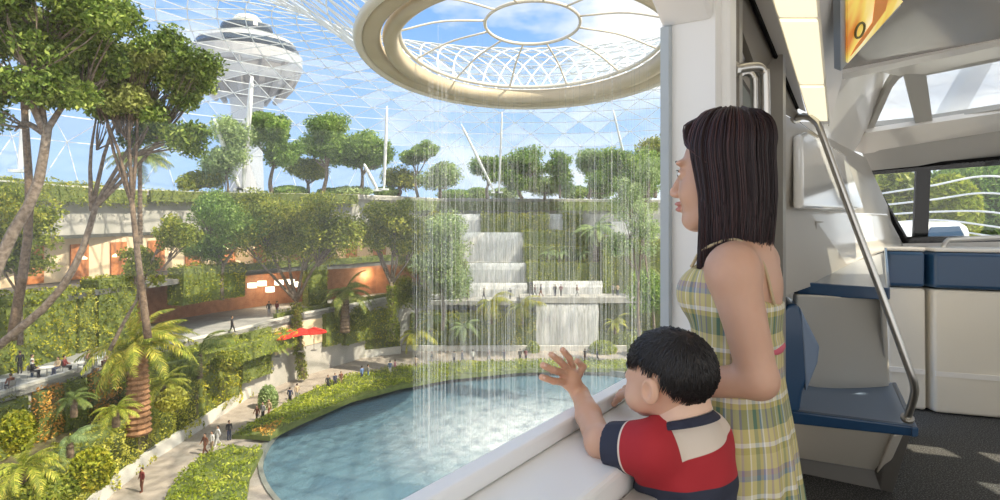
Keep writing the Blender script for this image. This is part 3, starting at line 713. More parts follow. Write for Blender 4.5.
tpx('big spreading tree with vine clad trunk by the red parasols', 303, 378, 72, [(300, 222, 38, 22, 0), (268, 240, 30, 20, 0), (332, 240, 26, 20, 0), (300, 250, 40, 18, 1), (255, 215, 20, 14, 0)], G_mid, 15000, .42, .42, group=MG, clusters=70, vine=True)
tpx('round crowned tree right of the spreading tree, before the cascade', 392, 340, 76, [(390, 222, 27, 20, 0), (375, 240, 20, 14, 0), (408, 243, 16, 16, 0)], G_mid, 9000, .42, .4, group=MG, clusters=45, vine=True)
tpx('olive toned tree above the boxy hedge left of centre', 222, 300, 70, [(222, 222, 32, 22, 0), (205, 250, 22, 16, 0), (245, 235, 20, 18, 0)], G_far, 9000, .4, .3, group=MG, clusters=50)
tpx('tall pale bushy tree left of the waterfalls', 442, 330, 84, [(440, 240, 22, 24, 0), (436, 268, 24, 24, 0), (448, 285, 20, 18, 0)], G_pale, 9000, .42, .3, group=MG, clusters=50)
tpx('airy dark tree between the middle trees and the cascade', 416, 330, 86, [(418, 262, 18, 26, 0), (412, 296, 14, 16, 0)], G_mid, 5000, .42, .26, group=MG, clusters=30)
tpx('slim pale tree standing right of the waterfalls', 640, 352, 64, [(632, 205, 20, 26, 0), (650, 180, 14, 22, 0), (645, 240, 18, 24, 0), (622, 255, 12, 18, 0)], G_pale, 4200, .3, .2, group=MG, clusters=45, spread=.36)
tpx('loose green tree near the window frame beyond the bridge', 655, 345, 80, [(650, 300, 16, 22, 0), (640, 180, 24, 20, 0)], G_far, 4200, .38, .2, group=MG, clusters=30)
RG = 'trees on the roof garden'
def rt(label, bx, d, crown, lm=G_far, n=5200, s=.5, **k): tpx(label, bx, HZ-(4.2-CAMZ)/d*F, d, crown, lm, n, s, k.pop('tr', .35), group=RG, **k)
rt('round topped roof garden tree right of the control tower', 272, 84, [(275, 138, 21, 22, 0), (288, 158, 18, 14, 0), (262, 128, 14, 14, 0)], n=9000)
rt('umbrella shaped roof tree left of the thin column', 322, 92, [(330, 132, 22, 14, 0), (318, 150, 16, 12, 0), (345, 150, 16, 12, 0)], n=6500, clusters=40)
rt('spreading roof tree behind the leaning short column', 358, 94, [(368, 148, 24, 14, 0), (350, 160, 18, 10, 0), (380, 162, 14, 9, 0)], n=6500, clusters=40)
rt('dark roof tree between the round tree and the umbrella tree', 308, 96, [(308, 172, 24, 9, 0)], G_mid, 3800)
rt('small umbrella topped tree standing alone on the roof garden', 418, 98, [(419, 154, 17, 9, 0), (412, 160, 8, 5, 0)], n=3600, tr=.25)
rt('pale bushy tree right of the lone umbrella tree', 440, 96, [(440, 180, 20, 12, 0)], G_pale, 3600)
rt('low dark tree beneath the lone umbrella tree', 398, 99, [(400, 182, 20, 9, 0)], G_mid, 2800)
rt('roof tree at the left end of the right hand tree row', 488, 106, [(488, 174, 16, 12, 0)], n=3600)
rt('fullest roof tree above the cascade', 522, 106, [(524, 168, 24, 15, 0), (512, 182, 20, 10, 0)], n=6000)
rt('slim roof tree right of the fullest tree', 560, 104, [(560, 172, 10, 15, 0)], n=2600, tr=.2)
rt('light green roof tree second from the window frame row', 588, 106, [(590, 168, 16, 13, 0)], G_pale, 3400)
rt('broad roof tree above the white pavilion', 622, 102, [(622, 170, 26, 17, 0), (605, 186, 20, 10, 0)], n=6000)
rt('dark roof tree closest to the window frame', 655, 98, [(652, 165, 18, 20, 0)], G_mid, 4500)
rt('low roof shrub tree at the base of the right tree row', 545, 110, [(545, 188, 30, 7, 0)], G_pale, 3200)
rt('thin leafed roof tree behind the foreground tree', 228, 80, [(232, 150, 18, 30, 0), (218, 170, 14, 18, 0)], G_pale, 3600, tr=.2, clusters=40)
rt('roof bush left of the round topped tree', 196, 80, [(200, 182, 20, 8, 0)], G_mid, 2600)

# ================================================================ palms
def frond_mesh(Ln, lm, droop=1.0, wid=.16, n=26, seed=0):
    rg_ = np.random.default_rng(seed); mb = MB(); t = np.linspace(0, 1, 14)
    x = Ln*(t-.12*droop*t**3); z = Ln*(.42*t-.62*droop*t**2.2); sp_ = np.stack([x, np.zeros_like(x), z], 1)
    mb.tube(sp_, np.linspace(.045, .008, 14)*Ln/3, 5, 0)
    Q = []
    for u in np.linspace(.12, .99, n):
        p = np.array([np.interp(u, t, x), 0, np.interp(u, t, z)]); q = np.array([np.interp(min(1, u+.03), t, x), 0, np.interp(min(1, u+.03), t, z)]); T = (q-p)/(np.linalg.norm(q-p)+1e-9) if u < .98 else np.array([.8, 0, -.6])
        ll = Ln*wid*math.sin(math.pi*min(1, u*.86+.10))**.6*1.35
        for s_ in (-1, 1):
            dr = T*.55+np.array([0, s_*.8, -.22])+rg_.normal(size=3)*.06; dr /= np.linalg.norm(dr); w_ = T*Ln*.013
            m_ = p+dr*ll*.5; e__ = p+dr*ll+np.array([0, 0, -.18*ll])
            Q.append([p-w_, m_-w_, m_+w_, p+w_]); Q.append([m_-w_, e__, e__, m_+w_])
    mb.quads(np.array(Q), 0); mb.leafy = True
    me = mb.build('frond', lm); return me
def palm(label, base, h, Ln, nf, lm, r0=.35, bmx=None, lean=(0, 0), group=None, name='palm_tree', wid=.16, el=(-.35, 1.2)):
    e_ = empty(name, base); tag(e_, label, 'palm', group); top = np.array([lean[0], lean[1], h])
    if h > .3:
        mb = MB(); k = max(6, int(h/.18)); pts = spline([(0, 0, -.3), (lean[0]*.3, lean[1]*.3, h*.5), top], k)
        rr_ = np.array([r0*(1.12 if i % 2 else .92)*(1.15-.35*i/k) for i in range(k)]); mb.tube(pts, rr_, 12)
        t_ = mb.build('trunk', bmx or bark_d); t_.parent = e_
    pro = [frond_mesh(Ln, lm, dr, wid, seed=i) for i, dr in enumerate((.75, 1.05, 1.35))]
    for i in range(nf):
        u = i/nf; o = pro[i % 3] if i < 3 else pro[i % 3].copy()
        if i >= 3: COL.objects.link(o)
        o.parent = e_; o.location = tuple(top); a = i*2.39996
        ele = el[0]+(el[1]-el[0])*u; sc_ = rng.uniform(.85, 1.1)
        o.rotation_mode = 'ZYX' ; o.rotation_euler = (rng.normal()*.15, -ele, a); o.scale = (sc_,)*3
    return e_
PG = 'palms planted around the garden'
palm('largest sunlit palm with a thick brown trunk over the gold hedge', PZ(138, 430, -14.6)*np.array([1, 1, 0])+np.array([0, 0, -14.6]), 6.2, 4.3, 40, G_palm, .75, el=(-.15, 1.25), bmx=mat('palm_bark', (.20, .10, .05), .9, col2=(.34, .19, .10), vscale=4, bump=.6, bscale=9), group=PG)
def ppx(label, x, y, d, h, Ln, nf, lm, **k): palm(label, P(x, y, d), h, Ln, nf, lm, group=PG, **k)
ppx('dark palm with a short trunk in the middle terrace', 345, 330, 78, 4.6, 4.2, 26, G_palmd, r0=.55)
ppx('small low palm right of the big palm trunk', 163, 392, 48.5, .6, 2.5, 20, G_palm, r0=.2)
ppx('small arching palm in front of the orange plant wall', 116, 422, 38.5, .8, 1.7, 18, G_palm, r0=.2)
ppx('low palm in the bottom left corner', 24, 478, 33, .6, 2.3, 22, G_palm, r0=.2)
ppx('fan palm with upright fronds below the left patio', 70, 452, 35, .5, 1.7, 12, G_pale, r0=.18, wid=.22, el=(.7, 1.3))
ppx('dark fan palm over the upright pale one', 74, 412, 38, .8, 1.5, 16, G_palmd, r0=.18)
ppx('banana like plant right of the big palm', 200, 375, 56, 2.0, 4.0, 10, G_palmd, r0=.2, wid=.3, el=(.4, 1.3))
ppx('slender palm among the gold trees at left', 140, 245, 58, 8.2, 3.3, 24, G_palmd, r0=.2)
ppx('small palm beside the middle terrace steps', 270, 352, 68, .6, 2.4, 18, G_palmd, r0=.2)
ppx('broad leafed palm left of the bridge waterfall', 491, 322, 89, 2.8, 3.7, 13, G_palm, r0=.22, wid=.28, el=(.1, 1.3))
ppx('broad leafed palm right beside the bridge waterfall', 522, 322, 89, 2.4, 3.7, 13, G_palm, r0=.22, wid=.28, el=(.1, 1.3))
ppx('low pale palm at the left hedge of the far path', 464, 334, 88, 1.0, 3.0, 18, G_pale, r0=.2)
ppx('low pale palm left of that, above the far path', 430, 330, 86, 1.4, 3.0, 18, G_pale, r0=.2)
ppx('pale crowned palm on the hedge steps at right', 596, 262, 97, 5.0, 4.0, 26, G_pale, r0=.45)
ppx('left one of the two tiny palms on the third hedge step', 548, 262, 97.5, 1.3, 2.0, 14, G_pale, r0=.18)
ppx('right one of the two tiny palms on the third hedge step', 560, 262, 97.5, 1.3, 2.0, 14, G_pale, r0=.18)
ppx('tiny palm beside the pale crowned palm', 583, 262, 97.5, 1.3, 2.0, 14, G_pale, r0=.18)
ppx('small palm under the right end of the bridge', 615, 332, 90, 1.4, 2.4, 16, G_palm, r0=.2)
ppx('small palm on the bridge level left of the white canopy', 645, 282, 92, 1.6, 2.6, 14, G_palmd, r0=.2)
ppx('leafy palm on the bed under the dark middle tree', 416, 340, 84, .8, 3.2, 14, G_palm, r0=.2, wid=.24)
# round clipped bushes beside the lowest waterfall
def bush(label, x, y, d, rx, ry, lm, n=1500, size=.3):
    c = P(x, y, d); r = np.array([rx*d/F, rx*d/F*.9, ry*d/F]); v = rng.normal(size=(n, 3)); v /= np.linalg.norm(v, axis=1)[:, None]
    mb = MB(); mb.ico((0, 0, r[2]), r*.88, 2, 0); leaves(mb, v*r*rng.uniform(.85, 1.1, (n, 1))+np.array([0, 0, r[2]]), size*rng.uniform(.6, 1.4, n), 1)
    o = mb.build('bush', [core_g, lm]); o.location = tuple(c-np.array([0, 0, r[2]])); tag(o, label, 'bush', 'bushes around the garden')
bush('round light bush at the left foot of the lowest waterfall', 533, 349, 87.6, 6, 7, G_strip)
bush('round light bush at the right foot of the lowest waterfall', 603, 350, 87.6, 13, 9, G_strip, 2200)
bush('light bush near the window frame beyond the pool', 642, 348, 86, 14, 12, G_strip, 2200)
bush('pale flowering bush over the path hedge', 268, 400, 62.5, 9, 14, G_pale, 1800)
bush('green bush right of the dark middle palm', 360, 318, 79.5, 10, 12, G_mid, 1800)
bush('leafy shrub beside the banana like plant', 228, 360, 58, 14, 9, G_mid, 1800)
bush('yellow shrub on top of the gold path hedge', 172, 400, 47.6, 14, 10, G_gold, 1800)
bush('green shrub in front of the orange plant wall', 18, 432, 37.5, 15, 20, G_hedge, 2600)
bush('bright shrub between the low palms at bottom left', 92, 470, 34.5, 18, 20, G_hedge, 2600)
bush('shrub mass beneath the corner palm', 48, 492, 33, 26, 14, G_mid, 2600)

RB_ = 'low bushes along the roof garden edge'
for i, (x, d, rx, ry, lm) in enumerate([(290, 90, 16, 5, G_far), (352, 93, 20, 5, G_pale), (455, 112, 18, 5, G_far), (478, 113, 12, 6, G_far), (505, 113, 16, 6, G_pale), (575, 114, 16, 7, G_far), (600, 114, 14, 9, G_far), (640, 116, 18, 10, G_far), (330, 92, 12, 4, G_far), (386, 96, 12, 5, G_far)]):
    yb = HZ-(4.2-CAMZ)/d*F
    c = P(x, yb, d+2.5); bush(['dull low bush left of the umbrella shaped tree', 'pale low bush under the spreading roof tree', 'low bush at the left end of the cascade roof edge', 'low bush beneath the leftmost tree of the right row', 'pale bush below the fullest roof tree', 'low bush right of the slim roof tree', 'bush under the light green roof tree', 'wide bush beneath the broad roof tree', 'tiny bush under the umbrella shaped tree', 'small bush by the upright thin column'][i], x, yb-ry, d+2.5, rx, ry, lm, 1300, .4); bpy.context.scene.objects[-1] if 0 else None
# ================================================================ the train car
NI = np.array([.825, -.565, 0]); U = np.array([.565, .825, 0]); G0 = np.array([-.104, .99, 0])
def W(t, off=0, z=0): return G0+U*t+NI*off+np.array([0, 0, z])
shell = mat('train_white', (.85, .82, .77), .28, coat=.4)
shell_w = mat('train_window_frame', (.84, .84, .82), .35)
taupe = mat('train_taupe', (.30, .28, .25), .35)
taupe_d = mat('train_taupe_dark', (.115, .11, .10), .5)
greyp = mat('train_grey', (.47, .44, .39), .4)
beige = mat('cabinet_beige', (.76, .71, .61), .3, coat=.3)
navy = mat('seat_navy', (.018, .065, .15), .3, coat=.3)
slate = mat('seat_slate', (.20, .27, .39), .42)
steel = mat('rail_steel', (.62, .60, .56), .28, metal=1)
black = mat('gasket_black', (.008, .008, .008), .8, spec=.1)
def wallpoly(name, pts, off0, off1, m, kind='structure', bevel=0):
    """polygon given as (t, z) on the window wall plane, between two depths"""
    mb = MB(); mb.prism([W(t, off0, z) for t, z in pts], NI*(off1-off0)); o = mb.build(name, m, bevel=bevel); tag(o, kind=kind); return o
T0, T1 = -1.5, 1.04
# wall under the window, pillar, header, wall beyond to the doorway
wallpoly('wall_window_below', [(T0, 0), (T1, 0), (T1, .87), (T0, .87)], 0.0, .15, shell_w)
wallpoly('trim_window_sill', [(T0, .87), (T1+.0, .87), (T1+.0, .95), (T0, .95)], .012, .20, shell_w, bevel=.012)
wallpoly('trim_window_lip', [(T0, .951), (T1-.002, .951), (T1-.002, .985), (T0, .985)], .012, .05, mat('lip_white', (.86, .87, .87), .3), bevel=.006)
wallpoly('trim_heater_step', [(T0, .78), (T1-.02, .78), (T1-.02, .90), (T0, .90)], .2, .26, greyp, bevel=.01)
wallpoly('wall_pillar', [(T1, 0), (T1+.135, 0), (T1+.135, 2.2), (T1, 2.2)], 0, .155, shell_w)
wallpoly('trim_pillar_round', [(T1+.06, .86), (T1+.15, .86), (T1+.15, 2.2), (T1+.06, 2.2)], .14, .18, shell_w, bevel=.018)
wallpoly('trim_glass_channel', [(T1-.03, .96), (T1-.001, .96), (T1-.001, 1.96), (T1-.03, 1.95)], .005, .03, mat('channel_blue_grey', (.42, .47, .50), .4))
wallpoly('wall_header', [(T0, 2.75), (.82, 2.09), (T1, 1.955), (T1, 2.4), (T0, 3.0)], 0.0, .15, shell_w, bevel=.012)
wallpoly('trim_header', [(T0, 2.83), (.86, 2.17), (T1+.05, 2.04), (T1+.05, 2.14), (T0, 2.93)], .15, .18, shell_w, bevel=.01)
gp = glassmat('train_glass', refl=.025, tint=(.985, .99, .99))
mb = MB(); mb.prism([W(t, .002, z) for t, z in ((T0, .90), (T1+.02, .90), (T1+.02, 2.0), (.82, 2.12), (T0, 2.8))], NI*.006); o = mb.build('window_1', gp); tag(o, kind='structure')
# door zone
TD = T1+.135
wallpoly('wall_door_jamb', [(TD, 0), (TD+.10, 0), (TD+.10, 2.25), (TD, 2.25)], .02, .14, greyp)
wallpoly('trim_door_post', [(TD+.10, 0), (TD+.14, 0), (TD+.14, 2.2), (TD+.10, 2.2)], .0, .165, taupe)
dr = MB(); dr.prism([W(t, .02, z) for t, z in ((TD+.14, .02), (TD+.74, .02), (TD+.74, 2.08), (TD+.14, 2.2))], NI*.04)
o = dr.build('door_1', greyp); tag(o, kind='structure')
for nm, t0, t1 in (('window', TD+.2, TD+.40), ('window', TD+.50, TD+.69)):
    q = MB(); q.prism([W(t, .06, z) for t, z in ((t0, .85), (t1, .85), (t1, 1.88), (t0, 1.92))], NI*.012); w_ = q.build('door_pane', mat('door_pane_grey', (.30, .34, .33), .08, coat=.5)); w_.parent = o
    q = MB()
    for a_, b_ in (((t0, .85), (t1, .85)), ((t1, .85), (t1, 1.88)), ((t1, 1.88), (t0, 1.92)), ((t0, 1.92), (t0, .85))): q.tube([W(a_[0], .065, a_[1]), W(b_[0], .065, b_[1])], .013, 6)
    w_ = q.build('door_gasket', taupe_d); w_.parent = o
q = MB(); q.prism([W(t, .06, z) for t, z in ((TD+.445, .03), (TD+.455, .03), (TD+.455, 2.1), (TD+.445, 2.1))], NI*.01); w_ = q.build('door_seam', black); w_.parent = o
wallpoly('trim_door_edge', [(TD+.74, 0), (TD+.80, 0), (TD+.80, 2.04), (TD+.74, 2.04)], .0, .18, taupe)
def flatp(pix):
    p = np.array([P(*a) for a in pix]); c = p.mean(0); n = np.linalg.svd(p-c)[2][2]; o_ = np.array([0, 0, CAMZ])
    return [o_+(q-o_)*(((c-o_)@n)/((q-o_)@n)) for q in p]
wallpoly('wall_door_beyond', [(TD+.76, 0), (3.6, 0), (3.6, 1.9), (TD+.76, 1.9)], -.06, -.02, greyp)
def poly(name, pix, thick, m, kind='structure', bevel=0, up=None):
    p = flatp(pix); n = np.linalg.svd(np.array(p)-np.mean(p, axis=0))[2][2]; n /= np.linalg.norm(n)
    c = np.mean(p, axis=0)
    if np.dot(n, c-np.array([0, 0, CAMZ])) < 0: n = -n
    mb = MB(); mb.prism(p, n*thick); o = mb.build(name, m, bevel=bevel); tag(o, kind=kind); return o
# door header panel, ceiling cove, lights
poly('trim_door_header', [(733, -30, 1.95), (752, 0, 2.12), (797, 108, 2.98), (800, 122, 3.05), (770, 106, 2.75), (742, 30, 2.3), (728, -20, 1.9)], .04, taupe)
poly('ceiling_cove', [(728, -60, 1.8), (752, 0, 2.13), (797, 108, 3.0), (806, 112, 3.1), (775, 0, 2.2), (757, -60, 1.85)], .03, greyp)
q = MB(); q.tube([P(734, -45, 1.86), P(752, 0, 2.1), P(797, 108, 2.97)], .009, 6); o = q.build('trim_ceiling_seam', black); tag(o, kind='structure')
lamp = mat('lamp_panel', (1, .93, .74), .5, emit=.70, ecol=(1, .90, .62))
lp = empty('ceiling_light', P(800, 30, 2.4)); tag(lp, 'row of glowing cream ceiling light panels above the doorway', 'ceiling light')
def lpoly(name, pix, thick, m, root, bevel=0):
    p = [q_-np.array(root.location) for q_ in flatp(pix)]; n = np.linalg.svd(np.array(p)-np.mean(p, axis=0))[2][2]; n /= np.linalg.norm(n)
    c = np.mean(p, axis=0)+np.array(root.location)
    if np.dot(n, c-np.array([0, 0, CAMZ])) < 0: n = -n
    mb = MB(); mb.prism(p, n*thick); o = mb.build(name, m, bevel=bevel); o.parent = root; return o
def lx(y): return 774+.305*y, 816+.096*y
def ld(y): return 2.1+y/105*.82
ys = [-60, -28, 17, 23, 84, 88, 121]
lq = np.array([P(lx(-60)[0], -60, ld(-60)), P(lx(-60)[1], -60, ld(-60)+.05), P(lx(122)[1], 122, ld(122)+.05), P(lx(122)[0], 122, ld(122))]); lc = lq.mean(0); ln_ = np.linalg.svd(lq-lc)[2][2]
if ln_@(lc-[0, 0, CAMZ]) < 0: ln_ = -ln_
def onl(x, y, off=0):
    r_ = P(x, y, 1)-[0, 0, CAMZ]; return np.array([0, 0, CAMZ])+r_*(((lc+ln_*off-[0, 0, CAMZ])@ln_)/(r_@ln_))-np.array(lp.location)
for a_, b_ in ((-60, 17), (22, 84), (88, 121)):
    q = MB(); q.prism([onl(lx(a_)[0], a_), onl(lx(a_)[1], a_), onl(lx(b_)[1], b_), onl(lx(b_)[0], b_)], ln_*.012); o = q.build('light_panel', lamp); o.parent = lp
q = MB(); q.prism([onl(lx(-60)[0]-2, -60, .013), onl(lx(-60)[1]+4, -60, .013), onl(lx(124)[1]+2, 124, .013), onl(lx(124)[0]-1, 124, .013)], ln_*.012); o = q.build('light_frame', shell); o.parent = lp
# ceiling between light and screen, sloping cab shell
shell_c = mat('train_ceiling', (.86, .84, .80), .25, coat=.5)
poly('ceiling_strip', [(815, -60, 2.0), (851, -60, 2.05), (842, 80, 3.1), (829, 126, 3.4)], .03, shell_c)
poly('ceiling_taupe', [(843, -60, 2.1), (1080, -60, 2.35), (1080, 22, 3.4), (1000, 42, 3.45), (840, 78, 3.3)], .03, mat('ceiling_taupe_gloss', (.30, .28, .255), .22, coat=.6))
poly('trim_ceiling_edge', [(829, 76, 3.24), (840, 74.5, 3.24), (1000, 40, 3.38), (1080, 20, 3.35), (1080, 26, 3.4), (1000, 46, 3.43), (842, 80, 3.3), (829, 82, 3.3)], .03, shell)
# made-up panes imitating window reflections in the glossy ceiling: frame members as bars
fr = mat('reflection_frame', (.45, .44, .41), .4)
zc = 4.1
def cd_(y): return 3.45+(y-45)/95*1.3
poly('wall_cab_upper_left', [(829, 82, cd_(70)), (878, 70, cd_(70)), (903, 66, cd_(72)), (886, 92, cd_(95)), (866, 133, cd_(130)), (850, 158, 4.75), (800, 122, 3.12), (826, 122, 3.35)], .03, shell_c)
def bar(name, pts, r, m, kind='structure', flat=None):
    q = MB(); q.tube([P(*a) for a in pts], r, 8); o = q.build(name, m, smooth=True); tag(o, kind=kind); return o
poly('wall_cab_top', [(876, 71, cd_(68)), (1000, 44, cd_(47)), (1080, 25, cd_(28)), (1080, 45, cd_(48)), (1000, 60, cd_(62)), (924, 74, cd_(76)), (906, 74, cd_(76)), (899, 76, cd_(77))], .03, shell_c)
poly('trim_reflection_mullion', [(903, 73, cd_(75)), (926, 72, cd_(75)), (933, 123, cd_(123)), (916, 126, cd_(125))], .04, fr)
poly('trim_reflection_left', [(895, 74, cd_(76)), (908, 73, cd_(76)), (899, 79, cd_(80)), (892, 88, cd_(88)), (874, 128, cd_(127)), (866, 132, cd_(131)), (886, 88, cd_(88))], .04, fr)
poly('trim_reflection_bottom', [(866, 127, cd_(130)), (917, 122, cd_(125)), (1000, 109, cd_(112)), (1080, 96, cd_(100)), (1080, 100, cd_(104)), (1000, 114, cd_(117)), (866, 134, cd_(136))], .04, fr)
poly('trim_reflection_top', [(903, 73, cd_(75)), (926, 72, cd_(74)), (1000, 58, cd_(60)), (1080, 42, cd_(44)), (1080, 46, cd_(48)), (1000, 61, cd_(63)), (924, 76, cd_(78))], .04, fr)
poly('ceiling_reflection_pane', [(870, 131, cd_(129)+.4), (897, 75, cd_(77)+.4), (1000, 56, cd_(58)+.4), (1080, 40, cd_(43)+.4), (1080, 102, cd_(104)+.4), (1000, 115, cd_(115)+.4)], .008, glassmat('reflection_glass', refl=.06, film=.40, tint=(.98, .99, 1)))  # added pane, whitened by its film to imitate a bright reflection
q = MB(); q.prism([P(985, 45, 5.2), P(1003, 45, 5.2), P(958, 126, 5.6), P(938, 126, 5.6)], (0, .1, .05)); o = q.build('trim_outer_strut', fr); tag(o, kind='structure')
# beam above the rear window, rear window frame
poly('wall_cab_beam', [(852, 150, 4.72), (866, 133, cd_(131)), (1000, 113, cd_(115)), (1080, 100, cd_(102)), (1080, 124, 4.55), (1000, 131, 4.62), (880, 150, 4.85), (868, 155, 4.85)], .04, shell)
poly('wall_cab_beam_lower', [(862, 150, 4.82), (1000, 128, 4.62), (1080, 116, 4.5), (1080, 146, 4.65), (1000, 158, 4.8), (868, 171, 4.98)], .04, mat('beam_beige', (.52, .50, .46), .4))
RD = lambda x: 5.0-(x-868)/132*.25
def rq(name, pts, m, th=.05, **k): return poly(name, [(x, y, RD(x)) for x, y in pts], th, m, **k)
rq('trim_rear_window_top', [(864, 169), (1000, 156), (1080, 149), (1080, 158), (1000, 165), (868, 175)], black)
rq('trim_rear_window_left', [(864, 169), (871, 174), (909, 240), (905, 245), (900, 243)], black)
rq('trim_rear_window_mullion', [(917, 168), (931, 167), (928, 241), (914, 241)], black)
rq('trim_rear_window_bottom', [(900, 237), (1000, 236), (1080, 235), (1080, 243), (1000, 243), (905, 246)], black)
rq('window_3', [(868, 172), (1080, 152), (1080, 241), (908, 243)], glassmat('rear_glass', refl=.05, film=.0), th=.01)
rq('wall_rear_below', [(884, 244), (1080, 240), (1080, 330), (884, 330)], shell)
# side panels (two, with a seam)
sp1 = mat('side_panel_gloss', (.86, .84, .79), .12, coat=.8)
poly('wall_side_upper', [(802, 134, 3.17), (808, 131, 3.3), (864, 164, 4.9), (872, 178, 4.92), (887, 211, 4.82), (803, 207.5, 3.18)], .05, sp1, bevel=.02)
poly('wall_side_lower', [(803, 210, 3.18), (888, 213.5, 4.81), (905, 246, 4.72), (880, 254, 4.4), (801, 284, 3.2)], .05, sp1, bevel=.02)
poly('wall_side_back', [(772, 108, 2.9), (866, 158, 5.0), (908, 250, 4.8), (880, 262, 4.5), (772, 300, 2.9)], .04, greyp)
for nm, pts in (('trim_panel_hatch', [(816, 222, 3.38), (838, 222, 3.78), (838, 252, 3.78), (815, 252, 3.38), (816, 222, 3.38)]),):
    bar(nm, pts, .004, greyp)
# ledge + cabinet + seat (one moulded unit each)
su = empty('side_ledge', P(840, 290, 3.1)); tag(su, 'blue rimmed grey ledge on a beige cabinet below the sloping side panel', 'ledge cabinet')
def lmesh(name, polys, m, root, bevel=0, smooth=False):
    mb = MB()
    for pts, th in polys:
        p = np.array(pts); c_ = p.mean(0); n_ = np.linalg.svd(p-c_)[2][2]; o_ = np.array([0, 0, CAMZ])
        if len(p) > 3 and abs(n_@((c_-o_)/np.linalg.norm(c_-o_))) > .12: p = np.array([o_+(q-o_)*(((c_-o_)@n_)/((q-o_)@n_)) for q in p])
        mb.prism(p-np.array(root.location), th)
    o = mb.build(name, m, bevel=bevel); o.parent = root; return o
LF0, LF1 = P(797, 283, 3.19), P(888, 289, 2.98)
LB1, LB0 = P(884, 252, 4.3), P(801, 278, 3.35)
lmesh('ledge_top', [([LF0, LF1, LB1, LB0], (0, 0, -.02))], mat('ledge_grey', (.34, .36, .38), .35, coat=.3), su, bevel=.008)
lmesh('rim', [([LF0+[0, -.012, .006], LF1+[0, -.012, .006], LF1+[0, -.012, -.052], LF0+[0, -.012, -.062]], (0, .05, 0)), ([LF1+[-.01, 0, .006], LB1+[0, 0, .03], LB1+[0, 0, -.03], LF1+[-.01, 0, -.052]], (.02, 0, 0))], navy, su, bevel=.006)
CF0, CF1 = LF0+[0, 0, -.06], LF1+[-.01, 0, -.05]
CB = XD(891, 3.72, .2)
lmesh('cabinet_body', [([CF0, CF1, XD(890, 3.60, .40), XD(790, 3.5, .40)], (0, .05, 0)), ([CF1, LB1+[-.02, 0, -.05], XD(893, 4.1, .0), XD(890, 3.60, .0), XD(890, 3.60, .40)], (-.03, 0, 0))], beige, su, bevel=.01)
# seat
ZS = .42
def ps(x, y, z=ZS): return PZ(x, y, z)
sr = empty('cab_seat', (1.8, 3.2, 0)); tag(sr, 'blue moulded seat on a beige box base behind the woman', 'seat')
A_, B_ = ps(780, 411), ps(914, 429); Cc, Dd = ps(893, 384), ps(806, 378)
mb = MB(); n = 16; V = []
for i in range(n+1):
    for j in range(n+1):
        u, v = i/n, j/n
        p = (A_*(1-u)+B_*u)*(1-v)+(Dd*(1-u)+Cc*u)*v
        dish = .028*(math.sin(math.pi*min(1, max(0, (u-.08)/.84)))**.5 if .08 < u < .92 else 0)*(1-abs(2*v-1)**4)
        V.append((p[0], p[1], p[2]-dish+.008))
f = [(i*(n+1)+j, (i+1)*(n+1)+j, (i+1)*(n+1)+j+1, i*(n+1)+j+1) for i in range(n) for j in range(n)]
k = len(V); V += [(v[0], v[1], v[2]-.03) for v in V]; f += [tuple(k+q for q in t[::-1]) for t in f[:n*n]]
mb.add(np.array(V)-np.array(sr.location), f); o = mb.build('seat_cushion', slate, smooth=True); o.parent = sr
lmesh('seat_rim', [([A_+[-.01, -.012, .012], B_+[.015, -.015, .012], B_+[.015, -.01, -.035], A_+[-.01, -.008, -.055]], (0, .05, 0)), ([B_+[.012, -.01, .012], Cc+[.02, 0, .012], Cc+[.02, 0, -.04], B_+[.012, -.01, -.035]], (-.03, 0, 0))], navy, sr, bevel=.008)
# backrest: thick wedge on the left side of the seat
bk = [P(779, 411, 2.96), P(779, 316, 2.96), P(789, 304, 2.96), P(799, 305, 2.96), P(818, 346, 2.96), P(816, 362, 2.96), P(803, 392, 2.96), P(800, 413, 2.96)]
dv = np.array([.10, .34, .01])
mb = MB(); mb.prism([p-np.array(sr.location) for p in bk], dv*.75); o = mb.build('backrest', navy, bevel=.02); o.parent = sr
fp = [P(794, 305, 3.27), P(800, 306, 3.27), P(819, 347, 3.19), P(817, 363, 3.17), P(804, 393, 3.12), P(800, 392, 3.12), P(812, 360, 3.18), P(814, 348, 3.2)]
lmesh('backrest_pad', [([P(800, 307, 2.955), P(820, 347, 2.955), P(818, 363, 2.955), P(806, 393, 2.955)], dv*.78)], slate, sr, bevel=.012)
lmesh('seat_base', [([A_+[0, .03, -.05], B_+[-.02, .03, -.03], XD(884, 3.17, .085), XD(786, 3.38, .085)], (.0, .25, 0)), ([B_+[-.03, .03, -.04], Cc+[0, 0, -.04], XD(893, 3.9, .0), XD(886, 3.16, .085)], (-.05, 0, 0))], beige, sr, bevel=.008)
lmesh('toe_kick', [([XD(786, 3.40, .09), XD(882, 3.18, .09), XD(886, 3.14, .0), XD(786, 3.40, .0)], (0, .2, 0)), ([XD(893, 2.98, .36), XD(911, 2.93, .36), XD(893, 3.12, .0), XD(880, 3.15, .0), XD(882, 3.14, .09)], (0, .06, 0))], mat('toe_kick_grey', (.17, .16, .145), .5), sr, bevel=.004)
